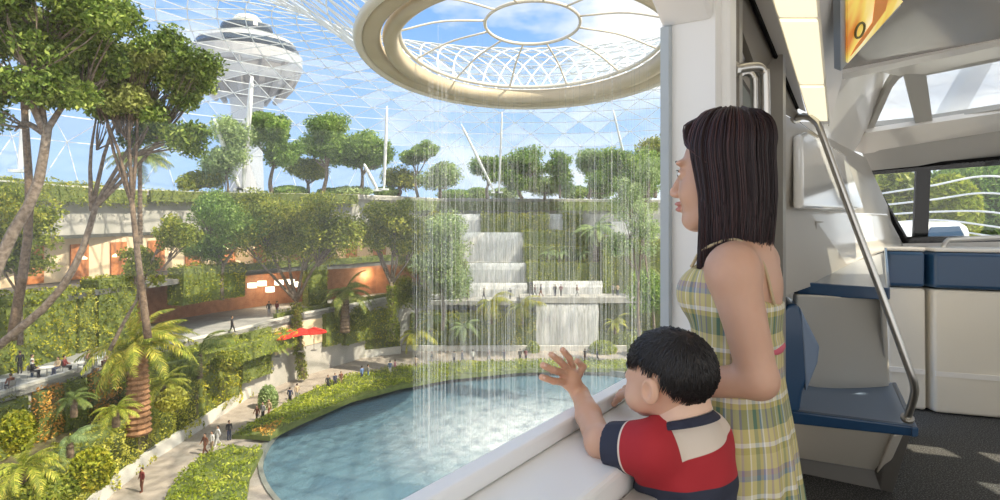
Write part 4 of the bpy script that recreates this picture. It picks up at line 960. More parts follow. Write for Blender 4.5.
# rear cabinets with blue band
def rear_unit(label, xs, xe, ds, de, xb0, xb1, db0, db1):
    r_ = empty('rear_seat_unit', (*XD(xs, ds, 0)[:2], 0)); tag(r_, label, 'seat unit', 'beige seat backs at the rear window')
    zt_, zb_ = 1.137, .875
    lmesh('body', [([XD(xs, ds, zb_), XD(xe, de, zb_), XD(xb1, db1, 0.01), XD(xb0, db0, 0.01)], (0, .35, 0))], beige, r_, bevel=.02)
    lmesh('blue_band', [([XD(xs, ds-.01, zt_), XD(xe, de-.01, zt_), XD(xe, de-.01, zb_+.008), XD(xs, ds-.01, zb_+.008)], (0, .37, 0))], navy, r_, bevel=.025)
    lmesh('top_cap', [([XD(xs, ds, zt_+.003), XD(xe, de, zt_+.003), XD(xe, de, zt_+.03), XD(xs, ds, zt_+.03)], (0, .36, 0))], shell, r_, bevel=.01)
    lmesh('wear_strip', [([XD(xs+1, ds-.015, .30), XD(xe-1, de-.015, .30), XD(xe-1, de-.015, .265), XD(xs+1, ds-.015, .265)], (0, .03, 0))], shell, r_)
    return r_
rear_unit('narrow beige seat back unit between the ledge and the gap', 887, 926, 4.52, 4.42, 889, 927, 4.52, 4.40)
rear_unit('wide beige seat back unit at the right edge by the rear window', 935, 1075, 4.38, 4.1, 935, 1075, 4.36, 4.1)
q = MB(); q.prism([XD(925, 4.6, 0), XD(937, 4.58, 0), XD(937, 4.58, 1.14), XD(925, 4.6, 1.14)], (0, .1, 0)); o = q.build('wall_gap_back', black); tag(o, kind='structure')
# grab rails
def rail(label, pts, r=.016, n=40, name='grab_rail', flanges=True):
    p = spline([P(*a) for a in pts], n); e_ = empty(name, p[0]); tag(e_, label, 'handrail', 'steel grab rails in the train')
    q = MB(); q.tube(p-p[0], r, 12); o = q.build('rail', steel, smooth=True); o.parent = e_
    if flanges:
        for a_, b_ in ((p[0], p[1]), (p[-1], p[-2])):
            d_ = (b_-a_)/np.linalg.norm(b_-a_); q = MB(); q.tube([a_-p[0]-d_*.002, a_-p[0]+d_*.012], r*1.7, 12); o = q.build('flange', steel, smooth=False); o.parent = e_
    return e_
rail('long slanting steel grab rail from the doorway down to the seat', [(795, 118, 3.05), (806, 116.5, 2.98), (816, 122, 2.93), (822, 134, 2.9), (846, 200, 2.84), (880, 290, 2.78), (908, 366, 2.74), (914, 384, 2.74), (914, 396, 2.76), (907, 419, 2.83)], .0165, 60)
rail('bent steel handrail beside the door, nearest the window pillar', [(732, 70, 1.93), (745, 67.5, 1.95), (757, 67, 1.97), (763, 72, 1.98), (765, 84, 1.98), (766, 200, 1.98), (767, 420, 1.98)], .0155, 60)
rail('thinner vertical handrail just behind the bent one at the door', [(737, 74, 2.1), (748, 73, 2.12), (753, 78, 2.12), (754, 90, 2.12), (755, 200, 2.12), (756, 420, 2.12)], .012, 50)
rail('short steel rail on top of the rear seat back', [(945, 252, 4.5), (944, 246, 4.5), (948, 240.5, 4.5), (956, 239.5, 4.48), (1000, 237.5, 4.4), (1070, 235, 4.3)], .018, 40)
# advert screen
sc_ = empty('advert_screen', P(862, 20, 2.6)); tag(sc_, 'yellow and orange backlit advert panel under the ceiling', 'advert panel')
adm = bpy.data.materials.new('advert_picture'); adm.use_nodes = True; nt = adm.node_tree; N = nt.nodes; L = nt.links; b = N['Principled BSDF']
tcn = N.new('ShaderNodeTexCoord'); mp_ = N.new('ShaderNodeMapping'); mp_.inputs['Scale'].default_value = (9, 2, 3); mp_.inputs['Rotation'].default_value = (0, .5, .3)
nn_ = N.new('ShaderNodeTexNoise'); nn_.inputs['Scale'].default_value = .8; nn_.inputs['Detail'].default_value = 2; rp = N.new('ShaderNodeValToRGB'); e = rp.color_ramp.elements
e[0].position = .36; e[0].color = (.62, .20, .03, 1); e[1].position = .68; e[1].color = (.98, .90, .60, 1); k_ = e.new(.5); k_.color = (.85, .62, .12, 1)
L.new(tcn.outputs['Object'], mp_.inputs[0]); L.new(mp_.outputs[0], nn_.inputs['Vector']); L.new(nn_.outputs['Fac'], rp.inputs[0]); L.new(rp.outputs[0], b.inputs['Base Color']); L.new(rp.outputs[0], b.inputs['Emission Color']); b.inputs['Emission Strength'].default_value = .45
pa, pb, pc = P(846.5, 66, 2.62), P(846, -30, 2.2), P(930, -26, 2.62)
def onad(x, y, off=0):
    n = np.cross(pb-pa, pc-pa); n /= np.linalg.norm(n); r_ = P(x, y, 1)-np.array([0, 0, CAMZ]); o_ = np.array([0, 0, CAMZ]); t = ((pa-o_)@n)/(r_@n); q_ = o_+r_*t
    if n@r_ > 0: n = -n
    return q_+n*off
nrm = np.cross(pb-pa, pc-pa); nrm /= np.linalg.norm(nrm); nrm = nrm*(1 if nrm@(pa-np.array([0, 0, CAMZ])) > 0 else -1)
L0 = np.array(sc_.location)
mb = MB(); mb.prism([onad(x, y)-L0 for x, y in ((848, 63), (848, -30), (928, -26), (900, 5))], nrm*.01); o = mb.build('picture', adm); o.parent = sc_
mb = MB(); mb.prism([onad(x, y)-L0+nrm*.011 for x, y in ((843, 72), (843, -34), (936, -30), (905, 5))], nrm*.03); o = mb.build('frame', mat('screen_frame', (.42, .46, .50), .3)); o.parent = sc_
c_ = onad(859, 30, .004)-L0; a = np.linspace(0, 2*math.pi, 25); u1 = (onad(864, 30)-onad(859, 30)); u2 = (onad(861, 23)-onad(859, 30))
mb = MB(); mb.tube([c_+u1*math.cos(t)*.8+u2*math.sin(t)*1.1 for t in a], .005, 6); o = mb.build('ring_motif', mat('motif_olive', (.20, .20, .08), .5)); o.parent = sc_
mb = MB(); mb.prism([onad(x, y, .003)-L0 for x, y in ((856, 45), (872, 22), (876, -10), (890, -12), (885, 10), (862, 42), (850, 56))], nrm*.002); o = mb.build('orange_shape', mat('motif_orange', (.75, .28, .06), .5, emit=.2)); o.parent = sc_
# floor
m = mat('train_carpet', (.018, .018, .018), .9)
nt = m.node_tree; N = nt.nodes; L = nt.links; tcn = N.new('ShaderNodeTexCoord'); nn_ = N.new('ShaderNodeTexNoise'); nn_.inputs['Scale'].default_value = 140; nn_.inputs['Detail'].default_value = 2
rp = N.new('ShaderNodeValToRGB'); rp.color_ramp.elements[0].position = .5; rp.color_ramp.elements[0].color = (.034, .034, .035, 1); rp.color_ramp.elements[1].position = .72; rp.color_ramp.elements[1].color = (.22, .22, .21, 1)
L.new(tcn.outputs['Object'], nn_.inputs['Vector']); L.new(nn_.outputs['Fac'], rp.inputs[0]); L.new(rp.outputs[0], N['Principled BSDF'].inputs['Base Color'])
mb = MB(); fl = [W(T0, .05), W(TD+1.3, .05), np.array([2.3, 5.2, 0]), np.array([5.2, 5.0, 0]), np.array([5.2, -1.5, 0]), np.array([-.5, -1.5, 0])]
mb.prism(fl, (0, 0, -.08)); o = mb.build('floor', m); tag(o, kind='structure')
# outer roof of the car over the ceiling (keeps the sun out of the car)
mb = MB(); mb.prism([W(T0, -.05, 2.9), W(T1, -.05, 2.5), W(TD+1.1, -.05, 2.4), np.array([2.2, 3.3, 2.4]), np.array([4.25, 2.6, 2.6]), np.array([4.25, -1.5, 2.9]), np.array([.2, -1.5, 3.0])], (0, 0, .05)); o = mb.build('ceiling', shell); tag(o, kind='structure')
# ---- what the rear window shows: planted bank, another car, curved line tubes
def farhedge(label, x0, x1, yt, yb, d, dep, lm, **k):
    return bhedge(label, x0, x1, yt, yb, d, dep, lm, .3, 26, **k)
def sidewall(nm, y0, y1, z0, z1, m=shell): q = MB(); q.box((4.23, (y0+y1)/2, (z0+z1)/2), (.06, y1-y0, z1-z0)); o = q.build(nm, m); tag(o, kind='structure')
sidewall('wall_right_low', -1.5, 5.0, 0, .95); sidewall('wall_right_high', -1.5, 2.96, 2.1, 3.0); sidewall('wall_right_post', 2.6, 2.96, .95, 2.1)
sidewall('wall_right_end', 3.13, 5.0, .95, 2.5); sidewall('wall_right_mid', 2.96, 3.13, 1.72, 1.84); sidewall('wall_right_sill', 2.96, 3.13, .95, 1.43); sidewall('wall_right_top', 2.96, 3.13, 2.16, 3.0)  # gaps in this unseen wall shaped to throw sun patches on the floor
q = MB(); q.box((4.21, .55, 1.52), (.012, 4.1, 1.16)); o = q.build('window_4', glassmat('side_glass', refl=.04)); tag(o, kind='structure')
for c_, s_ in (((6.6, 9.5, -.6), (3.6, 4, .4)), ((22, 29.5, -.6), (16, 9, .4))): q = MB(); q.box(c_, s_); o = q.build('floor_guideway', concrete); tag(o, kind='structure')
fh = []
for label, cx, cy, rx, ry, d, lm in (('dark green tree bank at the left of the rear window', 890, 214, 44, 40, 26, G_mid), ('bright leafy tree bank at the right of the rear window', 1000, 204, 74, 44, 28, G_far), ('light palm like shrub in the middle of the rear window', 948, 212, 26, 34, 24, G_strip)):
    bush(label, cx, cy, d, rx, ry, lm, 9000, .3)
vh = empty('shuttle_car', P(945, 240, 9)); tag(vh, 'white and blue shuttle car outside the rear window', 'train car')
def vq(name, pix, th, m, bevel=.03): return lpoly(name, pix, th, m, vh, bevel)
vq('body', [(905, 240, 9), (908, 235, 9), (918, 228, 9), (930, 224, 9), (962, 222, 9), (972, 226, 9), (980, 332, 9), (903, 332, 9)], 1.5, shell_w, .1)
vq('windshield', [(926, 237, 8.95), (932, 227, 8.95), (960, 226, 8.95), (965, 236, 8.95)], .04, mat('shuttle_glass', (.03, .08, .16), .1), .01)
vq('blue_stripe', [(908, 239.5, 8.95), (972, 238.5, 8.95), (974, 246, 8.95), (907, 246, 8.95)], .04, navy, .01)
for k, (y0, y1, y2) in enumerate(((196, 186, 176), (207, 200, 193), (216, 212, 212), (226, 220, 226), (233, 229, 236))):  # added tubes imitating white reflections and dome lines in the rear glass
    q = MB(); q.tube(spline([P(866, y0, 14), P(930, y1, 13), P(990, y2, 12.5), P(1060, y2+12, 12)], 20), .022, 6); o = q.build('curved_reflection_line', white_steel, smooth=True)
    tag(o, ['topmost', 'second', 'third', 'fourth', 'lowest'][k]+' of the five curved white tubes imitating reflections and dome lines in the rear window', 'reflection_line', 'tubes imitating reflected lines in the rear window')
# ================================================================ small visitors in the garden
skin_s = mat('skin_small', (.50, .30, .20), .6)
cl = {n: mat('cloth_'+n, c, .8) for n, c in dict(black=(.02, .02, .025), white=(.75, .74, .72), brown=(.16, .06, .035), maroon=(.18, .03, .03), navy=(.03, .04, .09), grey=(.25, .25, .26), tan=(.48, .36, .24), teal=(.05, .35, .38), blue=(.12, .20, .40), pink=(.55, .25, .28), jeans=(.07, .11, .20), olive=(.15, .15, .06)).items()}
hair_s = mat('hair_small', (.03, .02, .015), .7)
def visitor(pose):
    r_ = empty('person', (0, 0, 0)); h = .032
    if pose == 'sit':
        hip = .48; th = [((-.09, 0, hip), (-.10, .42, hip), .085, .06), ((.09, 0, hip), (.10, .42, hip), .085, .06), ((-.10, .42, hip), (-.10, .40, .06), .06, .045), ((.10, .42, hip), (.10, .40, .06), .06, .045)]
        feet = [((-.10, .40, .05), (-.10, .54, .04)), ((.10, .40, .05), (.10, .54, .04))]; b0 = hip; arms = [((-.20, .02, hip+.48), (-.24, .12, hip+.22), (-.14, .36, hip+.22)), ((.20, .02, hip+.48), (.24, .12, hip+.22), (.12, .38, hip+.24))]
    else:
        s_ = .26 if pose == 'walk' else .03; hip = .88
        th = [((-.08, 0, hip), (-.09, s_*.55+.03, .48), .09, .06), ((.08, 0, hip), (.09, -s_*.3+.03, .48), .09, .06), ((-.09, s_*.55+.03, .48), (-.09, s_, .07), .06, .04), ((.09, -s_*.3+.03, .48), (.09, -s_*1.2, .09), .06, .04)]
        feet = [((-.09, s_, .045), (-.09, s_+.16, .04)), ((.09, -s_*1.2, .05), (.09, -s_*1.2+.15, .035))]; b0 = hip
        sw = .16 if pose == 'walk' else .02
        arms = [((-.20, 0, hip+.50), (-.25, -sw*.5, hip+.24), (-.24, -sw+.08, hip+.02)), ((.20, 0, hip+.50), (.25, sw*.6, hip+.24), (.23, sw+.10, hip+.04))]
    def body(p):
        d = ell(p, (0, .02, b0+.74), (.085, .10, .12)); d = smin(d, cap(p, (0, 0, b0+.52), (0, .01, b0+.66), .05, .05), .03)
        d = smin(d, ell(p, (0, .115, b0+.73), (.02, .025, .03)), .02)
        d = smin(d, cap(p, (0, 0, b0+.05), (0, 0, b0+.45), .10, .11), .05)
        for a, b, c in arms: d = smin(d, cap(p, a, b, .045, .038), .02); d = smin(d, cap(p, b, c, .038, .03), .02); d = smin(d, ell(p, np.array(c)+[0, .03, -.03], (.03, .045, .05)), .02)
        for a, b, ra, rb in th: d = smin(d, cap(p, a, b, ra*.85, rb*.8), .02)
        return d
    def top(p):
        d = cap(p, (0, 0, b0), (0, 0, b0+.44), .135, .13); d = smin(d, cap(p, (-.17, 0, b0+.50), (.17, 0, b0+.50), .07, .07), .06)
        for a, b, c in arms: d = smin(d, cap(p, a, b, .062, .052), .03); d = smin(d, cap(p, b, np.array(b)*.25+np.array(c)*.75, .052, .045), .02)
        return np.maximum(d, -(p[:, 2]-(b0-.08)))
    def legs(p):
        d = ell(p, (0, 0, b0+.02), (.15, .12, .14))
        for a, b, ra, rb in th: d = smin(d, cap(p, a, b, ra+.01, rb+.012), .03)
        for a, b in feet: d = np.minimum(d, cap(p, a, b, .048, .04))
        return d
    def hr(p): return np.maximum(ell(p, (0, -.01, b0+.77), (.10, .115, .12)), (p[:, 1]-.04)-(p[:, 2]-b0-.76)*1.2)
    for n_, fn, m_ in (('body', body, skin_s), ('jacket', top, cl['black']), ('trousers', legs, cl['black']), ('hair', hr, hair_s)):
        sdf_obj(n_, fn, (-.36, -.42, -.02), (.36, .62, b0+1.0), h, m_, r_)
    return r_
PROTO = {}
def put(pose, loc, rz, top, bot, label, group, hair=None):
    first = pose not in PROTO
    if first: PROTO[pose] = visitor(pose)
    r_ = PROTO[pose] if first else copy_tree(PROTO[pose])
    r_.location = tuple(loc); r_.rotation_euler = (0, 0, rz); s_ = random.uniform(.94, 1.04); r_.scale = (s_,)*3
    for c in r_.children:
        n_ = c.name.split('.')[0]; m_ = {'jacket': cl[top], 'trousers': cl[bot]}.get(n_)
        if m_: c.material_slots[0].link = 'OBJECT'; c.material_slots[0].material = m_
    tag(r_, label, 'person', group); return r_
def on(x, y, z): return PZ(x, y, z)
GP = 'visitors strolling on the pool path'
for x, y, pose, rz, t, b, lab in [
    (142, 492, 'stand', 2.6, 'maroon', 'brown', 'person in dark red standing lowest on the pool path'),
    (205, 455, 'walk', 2.6, 'brown', 'brown', 'person in brown walking at the front of the path group'),
    (212, 452, 'stand', 2.6, 'white', 'tan', 'person in a white top behind the one in brown'),
    (218, 446, 'walk', 2.4, 'white', 'white', 'person all in white in the middle of the path group'),
    (229, 440, 'stand', -2.4, 'black', 'navy', 'tall person in black at the back of the path group'),
    (257, 423, 'walk', 2.7, 'brown', 'black', 'left person of the trio by the pale flowering bush'),
    (263, 421, 'stand', 2.7, 'grey', 'black', 'middle person in grey of the trio by the pale flowering bush'),
    (269, 417, 'walk', 2.7, 'tan', 'brown', 'right person in tan of the trio by the pale flowering bush'),
    (290, 404, 'stand', 0, 'navy', 'black', 'left person of the pair standing near the tree trunk on the path'),
    (297, 400, 'stand', .6, 'tan', 'grey', 'right person of the pair standing near the tree trunk on the path'),
    (328, 391, 'walk', -2.7, 'black', 'black', 'person in black striding in front of the dark recess'),
    (335, 388, 'walk', -2.5, 'navy', 'black', 'person in navy beside the striding one at the recess'),
    (341, 386, 'stand', -2.6, 'brown', 'tan', 'person in brown at the right of the recess trio'),
    (362, 381, 'stand', 1, 'blue', 'navy', 'person in a blue top right of the recess'),
    (368, 379, 'stand', -1, 'grey', 'blue', 'person in grey next to the blue topped one'),
    (390, 375, 'stand', 0, 'blue', 'white', 'person in blue and white before the round crowned tree'),
    (395, 374, 'walk', 1.4, 'pink', 'grey', 'person in pink before the round crowned tree'),
    (416, 370, 'stand', 0, 'tan', 'brown', 'person in tan at the bend of the far path'),
    (432, 365, 'walk', 1.5, 'black', 'grey', 'leftmost walker on the far straight of the path'),
    (454, 363.5, 'stand', 0, 'grey', 'navy', 'second walker from the left on the far path'),
    (462, 363, 'walk', -1.5, 'navy', 'black', 'third walker from the left on the far path'),
    (473, 363, 'stand', 0, 'white', 'grey', 'person in white below the left far palm'),
    (489, 362, 'walk', 1.5, 'brown', 'black', 'walker in brown below the broad leafed palm'),
    (504, 362, 'stand', 0, 'navy', 'grey', 'person in navy between the two broad leafed palms'),
    (520, 361.5, 'stand', .3, 'black', 'black', 'left person of the pair left of the lowest waterfall'),
    (526, 361.5, 'stand', -.3, 'maroon', 'black', 'right person of the pair left of the lowest waterfall'),
    (585, 361, 'stand', 0, 'black', 'brown', 'person in black at the right foot of the lowest waterfall'),
    (597, 361.5, 'walk', -1.5, 'navy', 'black', 'walker in navy heading left past the round bush')]:
    put(pose, on(x, y, ZP), rz, t, b, lab, GP)
GB = 'visitors crossing the bridge by the waterfalls'
for x, d, pose, rz, t, b, lab in [
    (467, 91.5, 'stand', 0, 'brown', 'black', 'leftmost person on the cascade shelf'), (484, 92, 'walk', 1.5, 'grey', 'navy', 'person in grey on the cascade shelf'), (510, 92, 'stand', 0, 'navy', 'black', 'person in navy at the right end of the cascade shelf'),
    (531, 91.5, 'walk', 1.5, 'black', 'black', 'first walker at the left end of the bridge'), (535, 91.8, 'walk', 1.5, 'brown', 'black', 'second walker in brown on the bridge'), (541, 91.2, 'walk', 1.4, 'navy', 'brown', 'third walker in navy on the bridge'),
    (555, 91.5, 'stand', .4, 'black', 'navy', 'person in black at mid bridge'), (561, 91.8, 'stand', -.5, 'maroon', 'black', 'person in dark red at mid bridge'), (577, 91.3, 'walk', -1.5, 'brown', 'grey', 'lone walker right of the middle of the bridge'), (613, 92, 'stand', 0, 'grey', 'black', 'person in grey at the hedge pier end of the bridge'), (617.5, 92, 'stand', 0, 'tan', 'navy', 'person in tan at the hedge pier end of the bridge')]:
    put(pose, XD(x, d, CAMZ-(297.5-HZ)/F*90 if x > 520 else CAMZ-(301-HZ)/F*90.5), rz, t, b, lab, GB)
put('walk', on(232, 332.5, Bz), -1.5, 'black', 'black', 'person in a black suit striding along the middle walkway', 'visitors on the middle walkway')
put('stand', XD(269, 73, Bz), .4, 'black', 'grey', 'left person of the pair by the lantern restaurant', 'visitors on the middle walkway')
put('stand', XD(277, 73.5, Bz), -.4, 'maroon', 'grey', 'right person in dark red by the lantern restaurant', 'visitors on the middle walkway')
GD = 'guests on the left dining patio'
put('stand', XD(20, 46.5, Bz), 1, 'black', 'black', 'person in black standing by the tall patio hedge', GD)
put('stand', XD(32, 45.5, Bz), -1, 'white', 'jeans', 'person in a white shirt standing by the tall patio hedge', GD)
table_m = mat('cafe_table', (.70, .70, .68), .5); chair_m = mat('cafe_chair', (.22, .22, .22), .5)
def cafe_table():
    r_ = empty('cafe_table'); q = MB(); q.lathe([(.0, .70), (.45, .70), (.46, .72), (.45, .74), (0, .74)], n=20); lpart(q, 'table_top', table_m, r_); q = MB(); q.tube([(0, 0, .02), (0, 0, .70)], .03, 8); lpart(q, 'pole', chair_m, r_)
    q = MB(); q.lathe([(.0, 0), (.25, 0), (.24, .03), (0, .04)], n=16); lpart(q, 'base', chair_m, r_); return r_
def cafe_chair():
    r_ = empty('cafe_chair'); q = MB(); q.box((0, 0, .44), (.42, .42, .04)); lpart(q, 'seat', chair_m, r_, bevel=.01); q = MB(); q.prism([(-.2, -.2, .5), (.2, -.2, .5), (.2, -.26, .88), (-.2, -.26, .88)], (0, -.03, 0)); lpart(q, 'backrest', chair_m, r_, bevel=.01)
    for i in (-1, 1):
        for j in (-1, 1): q = MB(); q.tube([(i*.18, j*.18, .42), (i*.20, j*(.20 if j > 0 else .22), 0)], .015, 6); lpart(q, 'leg', chair_m, r_)
        q = MB(); q.tube([(i*.19, -.2, .42), (i*.19, -.22, .52)], .015, 6); lpart(q, 'back_post', chair_m, r_)
    return r_
t0_ = cafe_table(); c0_ = cafe_chair(); first = True; k = 0
tabs = [(2, 41.9, 'pale round cafe table at the left picture edge of the patio'), (47, 45.6, 'pale round cafe table left of the patio middle'), (78, 47.0, 'pale round cafe table in the patio middle'), (97, 48.6, 'pale round cafe table by the big palm crown')]
seats = [(0, -.85, -.5, 'black', 'black', 'person in black dining at the leftmost patio table'), (0, .9, -.4, 'brown', 'black', 'person in brown dining at the leftmost patio table'), (1, -.9, -.25, 'black', 'black', 'person in black dining with their back to the patio edge'), (1, .15, .95, 'tan', 'navy', 'person in tan dining on the hedge side of the second table'),
         (2, -.9, -.2, 'maroon', 'black', 'person in dark red dining at the middle patio table'), (2, .9, .1, 'navy', 'black', 'person in navy dining at the middle patio table'), (3, -.85, .3, 'pink', 'grey', 'person in pink dining at the table by the palm crown'), (3, .9, -.1, 'tan', 'brown', 'person in tan dining at the table by the palm crown')]
TP = []
for i, (x, d, lab) in enumerate(tabs):
    o = t0_ if i == 0 else copy_tree(t0_); p = XD(x, d, Bz); o.location = tuple(p); tag(o, lab, 'table', 'cafe tables on the left patio'); TP.append(p)
for i, (ti, dx, dy, t, b, lab) in enumerate(seats):
    o = c0_ if i == 0 else copy_tree(c0_); p = TP[ti]+np.array([dx, dy, 0]); rz = math.atan2(-dy, -dx)-math.pi/2; o.location = tuple(p); o.rotation_euler = (0, 0, rz)
    tag(o, 'dark chair under the '+lab.replace('person in ', 'guest in ').replace(' dining', ''), 'chair', 'cafe chairs on the left patio'); put('sit', p, rz, t, b, lab, GD)
# red parasols, lanterns
par_m = mat('parasol_red', (.62, .03, .02), .6)
def parasol():
    r_ = empty('red_parasol'); q = MB(); n = 8
    a = np.arange(n)*2*math.pi/n; V = [(0, 0, 2.75)]+[(1.5*math.cos(t), 1.5*math.sin(t), 2.2) for t in a]+[(0, 0, 2.68)]+[(1.48*math.cos(t), 1.48*math.sin(t), 2.08) for t in a]
    q.add(V, [(0, 1+j, 1+(j+1) % n) for j in range(n)]+[(9, 10+(j+1) % n, 10+j) for j in range(n)]+[(1+j, 10+j, 10+(j+1) % n, 1+(j+1) % n) for j in range(n)]); lpart(q, 'canopy', par_m, r_)
    q = MB(); q.tube([(0, 0, 0), (0, 0, 2.85)], .04, 8); lpart(q, 'pole', chair_m, r_); q = MB(); q.box((0, 0, .05), (.6, .6, .1)); lpart(q, 'base', chair_m, r_); return r_
p0 = parasol()
for i, (x, d, lab) in enumerate([(278, 68.6, 'red parasol furthest left below the middle walkway'), (289, 70.2, 'red parasol in the middle of the row below the walkway'), (301, 71.3, 'red parasol third from the left below the walkway'), (314, 71.8, 'red parasol furthest right below the walkway')]):
    o = p0 if i == 0 else copy_tree(p0); o.location = tuple(XD(x, d, -14.4+.1)); tag(o, lab, 'parasol', 'red parasols below the middle walkway')
lan_m = mat('lantern_white', (.95, .90, .80), .5, emit=1.6, ecol=(1, .88, .66))
def lantern(): 
    r_ = empty('drum_lantern'); q = MB(); q.lathe([(.0, -.3), (.55, -.3), (.55, .3), (0, .3)], n=18); lpart(q, 'shade', lan_m, r_); q = MB(); q.tube([(0, 0, .3), (0, 0, 1.2)], .02, 6); lpart(q, 'cord', chair_m, r_); return r_
l0 = lantern()
for i, (x, d, z, lab) in enumerate([(252, 77.5, -7.4, 'white drum lantern furthest left in the brown restaurant'), (262, 78, -7.2, 'second white drum lantern from the left in the brown restaurant'), (270, 77.4, -7.9, 'lowest hanging white drum lantern in the brown restaurant'), (279, 79, -7.2, 'white drum lantern right of the lowest one'), (290, 80, -7.2, 'white drum lantern furthest right in the brown restaurant'), (296, 80.5, -7.6, 'small gap white drum lantern near the vine clad tree')]):
    o = l0 if i == 0 else copy_tree(l0); o.location = tuple(XD(x, d, z)); tag(o, lab, 'lantern', 'white lanterns of the brown restaurant')
pen_m = mat('pendant_warm', (.95, .78, .5), .5, emit=2.5, ecol=(1, .75, .42))
pr = resample(offset(A_edge, 6.5), 3.6)
pc_ = 0
for i in range(2, len(pr)-1):
    x = CX+F*pr[i][0]/pr[i][1]
    if x < 20 or x > 400: continue
    q = MB(); q.lathe([(.02, .25), (.28, .05), (.30, -.08), (.0, -.10)], n=12)
    if pc_ == 0: pe0 = empty('pendant_lamp'); lpart(q, 'shade', pen_m, pe0); q = MB(); q.tube([(0, 0, .2), (0, 0, 2.0)], .015, 5); lpart(q, 'cord', chair_m, pe0); o = pe0
    else: o = copy_tree(pe0)
    o.location = (pr[i][0], pr[i][1], -2.9); tag(o, 'warm glowing pendant lamp under the ceiling of the upper restaurants', 'pendant lamp', 'warm pendant lamps of the upper restaurants'); pc_ += 1
for x, d, z, e_ in ((80, 66, -2.2, 500), (150, 74, -2.2, 500), (275, 80, -7.6, 500), (350, 92, -2.2, 700), (370, 92, -7.5, 700), (250, 82, -2.2, 500)):
    ll_ = bpy.data.lights.new('restaurant_lamp', 'POINT'); ll_.energy = e_*.6; ll_.color = (1, .72, .42); ll_.shadow_soft_size = .6; o = bpy.data.objects.new('restaurant_lamp', ll_); COL.objects.link(o); o.location = tuple(XD(x, d, z))

# ================================================================ the woman
def skinmat(name, c, c2, rough=.45):
    return mat(name, c, rough, sss=.12, col2=c2, vscale=9, spec=.4)
skinA = skinmat('skin_woman', (.56, .33, .225), (.62, .375, .265)); skinB = skinmat('skin_boy', (.64, .37, .25), (.69, .42, .29))
lipm = mat('lips', (.52, .22, .18), .35, sss=.1); eyew = mat('eye_white', (.80, .78, .75), .15); iris = mat('iris_dark', (.02, .012, .008), .1)
hairA = mat('hair_woman', (.022, .010, .011), .40, spec=.45); hairB = mat('hair_boy', (.014, .011, .010), .38)
hairA2 = mat('hair_woman_light', (.065, .027, .026), .40)
def mesh_join(name, parts, mats, parent, M=None, smooth=True):
    mb = MB()
    for v, f, mi in parts: mb.add(v if M is None else v@np.array(M).T, f.tolist(), 0); mb.mi[-len(f):] = [int(q) for q in (mi if mi is not None else [0]*len(f))]
    me = bpy.data.meshes.new(name); me.from_pydata(np.concatenate(mb.v).tolist(), [], mb.f)
    for m_ in mats: me.materials.append(m_)
    me.polygons.foreach_set('material_index', mb.mi); me.polygons.foreach_set('use_smooth', [smooth]*len(me.polygons)); me.update()
    o = bpy.data.objects.new(name, me); COL.objects.link(o); o.parent = parent; return o
def sm(fn, lo, hi, h, it=1):
    v, f = sdf_mesh(fn, lo, hi, h); return rel(v, f, it), f
fwd = np.array([-.86, .51]); AY = math.atan2(fwd[1], fwd[0])
lady = empty('woman', (.50, 1.40, 1.49), AY); tag(lady, 'woman with long straight dark hair in a checked sundress looking out of the train window', 'person')
LZ = 1.06
def head_w(p0):
    p = p0.copy(); p[:, 2] /= LZ
    d = ell(p, (-.008, 0, .033), (.088, .073, .088)); d = smin(d, ell(p, (.028, 0, -.03), (.064, .060, .082)), .03)
    d = smin(d, ell(p, (.062, 0, -.097), (.024, .024, .018)), .025)
    d = smin(d, cap(p, (-.01, .052, -.06), (.055, .018, -.097), .018, .014), .03); d = smin(d, cap(p, (-.01, -.052, -.06), (.055, -.018, -.097), .018, .014), .03)
    for s_ in (-1, 1):
        d = smin(d, ell(p, (.058, s_*.036, -.038), (.026, .022, .026)), .02)
        d = smin(d, ell(p, (.080, s_*.028, .026), (.014, .026, .008)), .012)
        d = smax(d, -ell(p, (.098, s_*.033, .004), (.020, .020, .012)), .010)
        d = smin(d, ell(p, (.0755, s_*.031, .004), (.0145, .017, .0135)), .005)
        d = smin(d, ell(p, (-.008, s_*.077, -.008), (.020, .009, .032)), .008)
    d = smin(d, cap(p, (.088, 0, .004), (.108, 0, -.034), .006, .009), .010)
    d = smin(d, ell(p, (.098, 0, -.040), (.015, .016, .008)), .006)
    d = smin(d, ell(p, (.0925, 0, -.061), (.012, .022, .0058)), .005); d = smin(d, ell(p, (.0905, 0, -.0725), (.012, .019, .0068)), .005)
    d = smax(d, -ell(p, (.106, 0, -.0665), (.012, .024, .0016)), .003)
    d = smin(d, cap(p, (-.025, 0, -.07), (-.045, 0, -.20), .050, .054), .025)
    return d
hv, hf = sm(head_w, (-.13, -.10, -.19), (.13, .10, .15), .0026)
c = hv[hf].mean(1); lip = (c[:, 0] > .088) & (np.abs(c[:, 1]) < .023) & (c[:, 2]/LZ < -.0565) & (c[:, 2]/LZ > -.080)
SH = {1: ((-.05, .145, -.205), (-.10, .15, -.415), (.04, .130, -.445), (.085, .128, -.455)), -1: ((-.05, -.145, -.205), (-.04, -.19, -.42), (.09, -.13, -.50), (.13, -.12, -.52))}
def torso(p):
    d = ell(p, (-.035, 0, -.27), (.082, .135, .13)); d = smin(d, cap(p, (-.05, -.115, -.188), (-.05, .115, -.188), .040, .040), .05)
    d = smin(d, cap(p, (-.04, 0, -.15), (-.05, 0, -.24), .052, .07), .04)
    for s_ in (-1, 1): d = smin(d, ell(p, (.030, s_*.058, -.262), (.048, .055, .052)), .03)
    d = smin(d, ell(p, (-.03, 0, -.40), (.080, .112, .14)), .06); d = smin(d, ell(p, (-.03, 0, -.60), (.105, .155, .16)), .06)
    return d
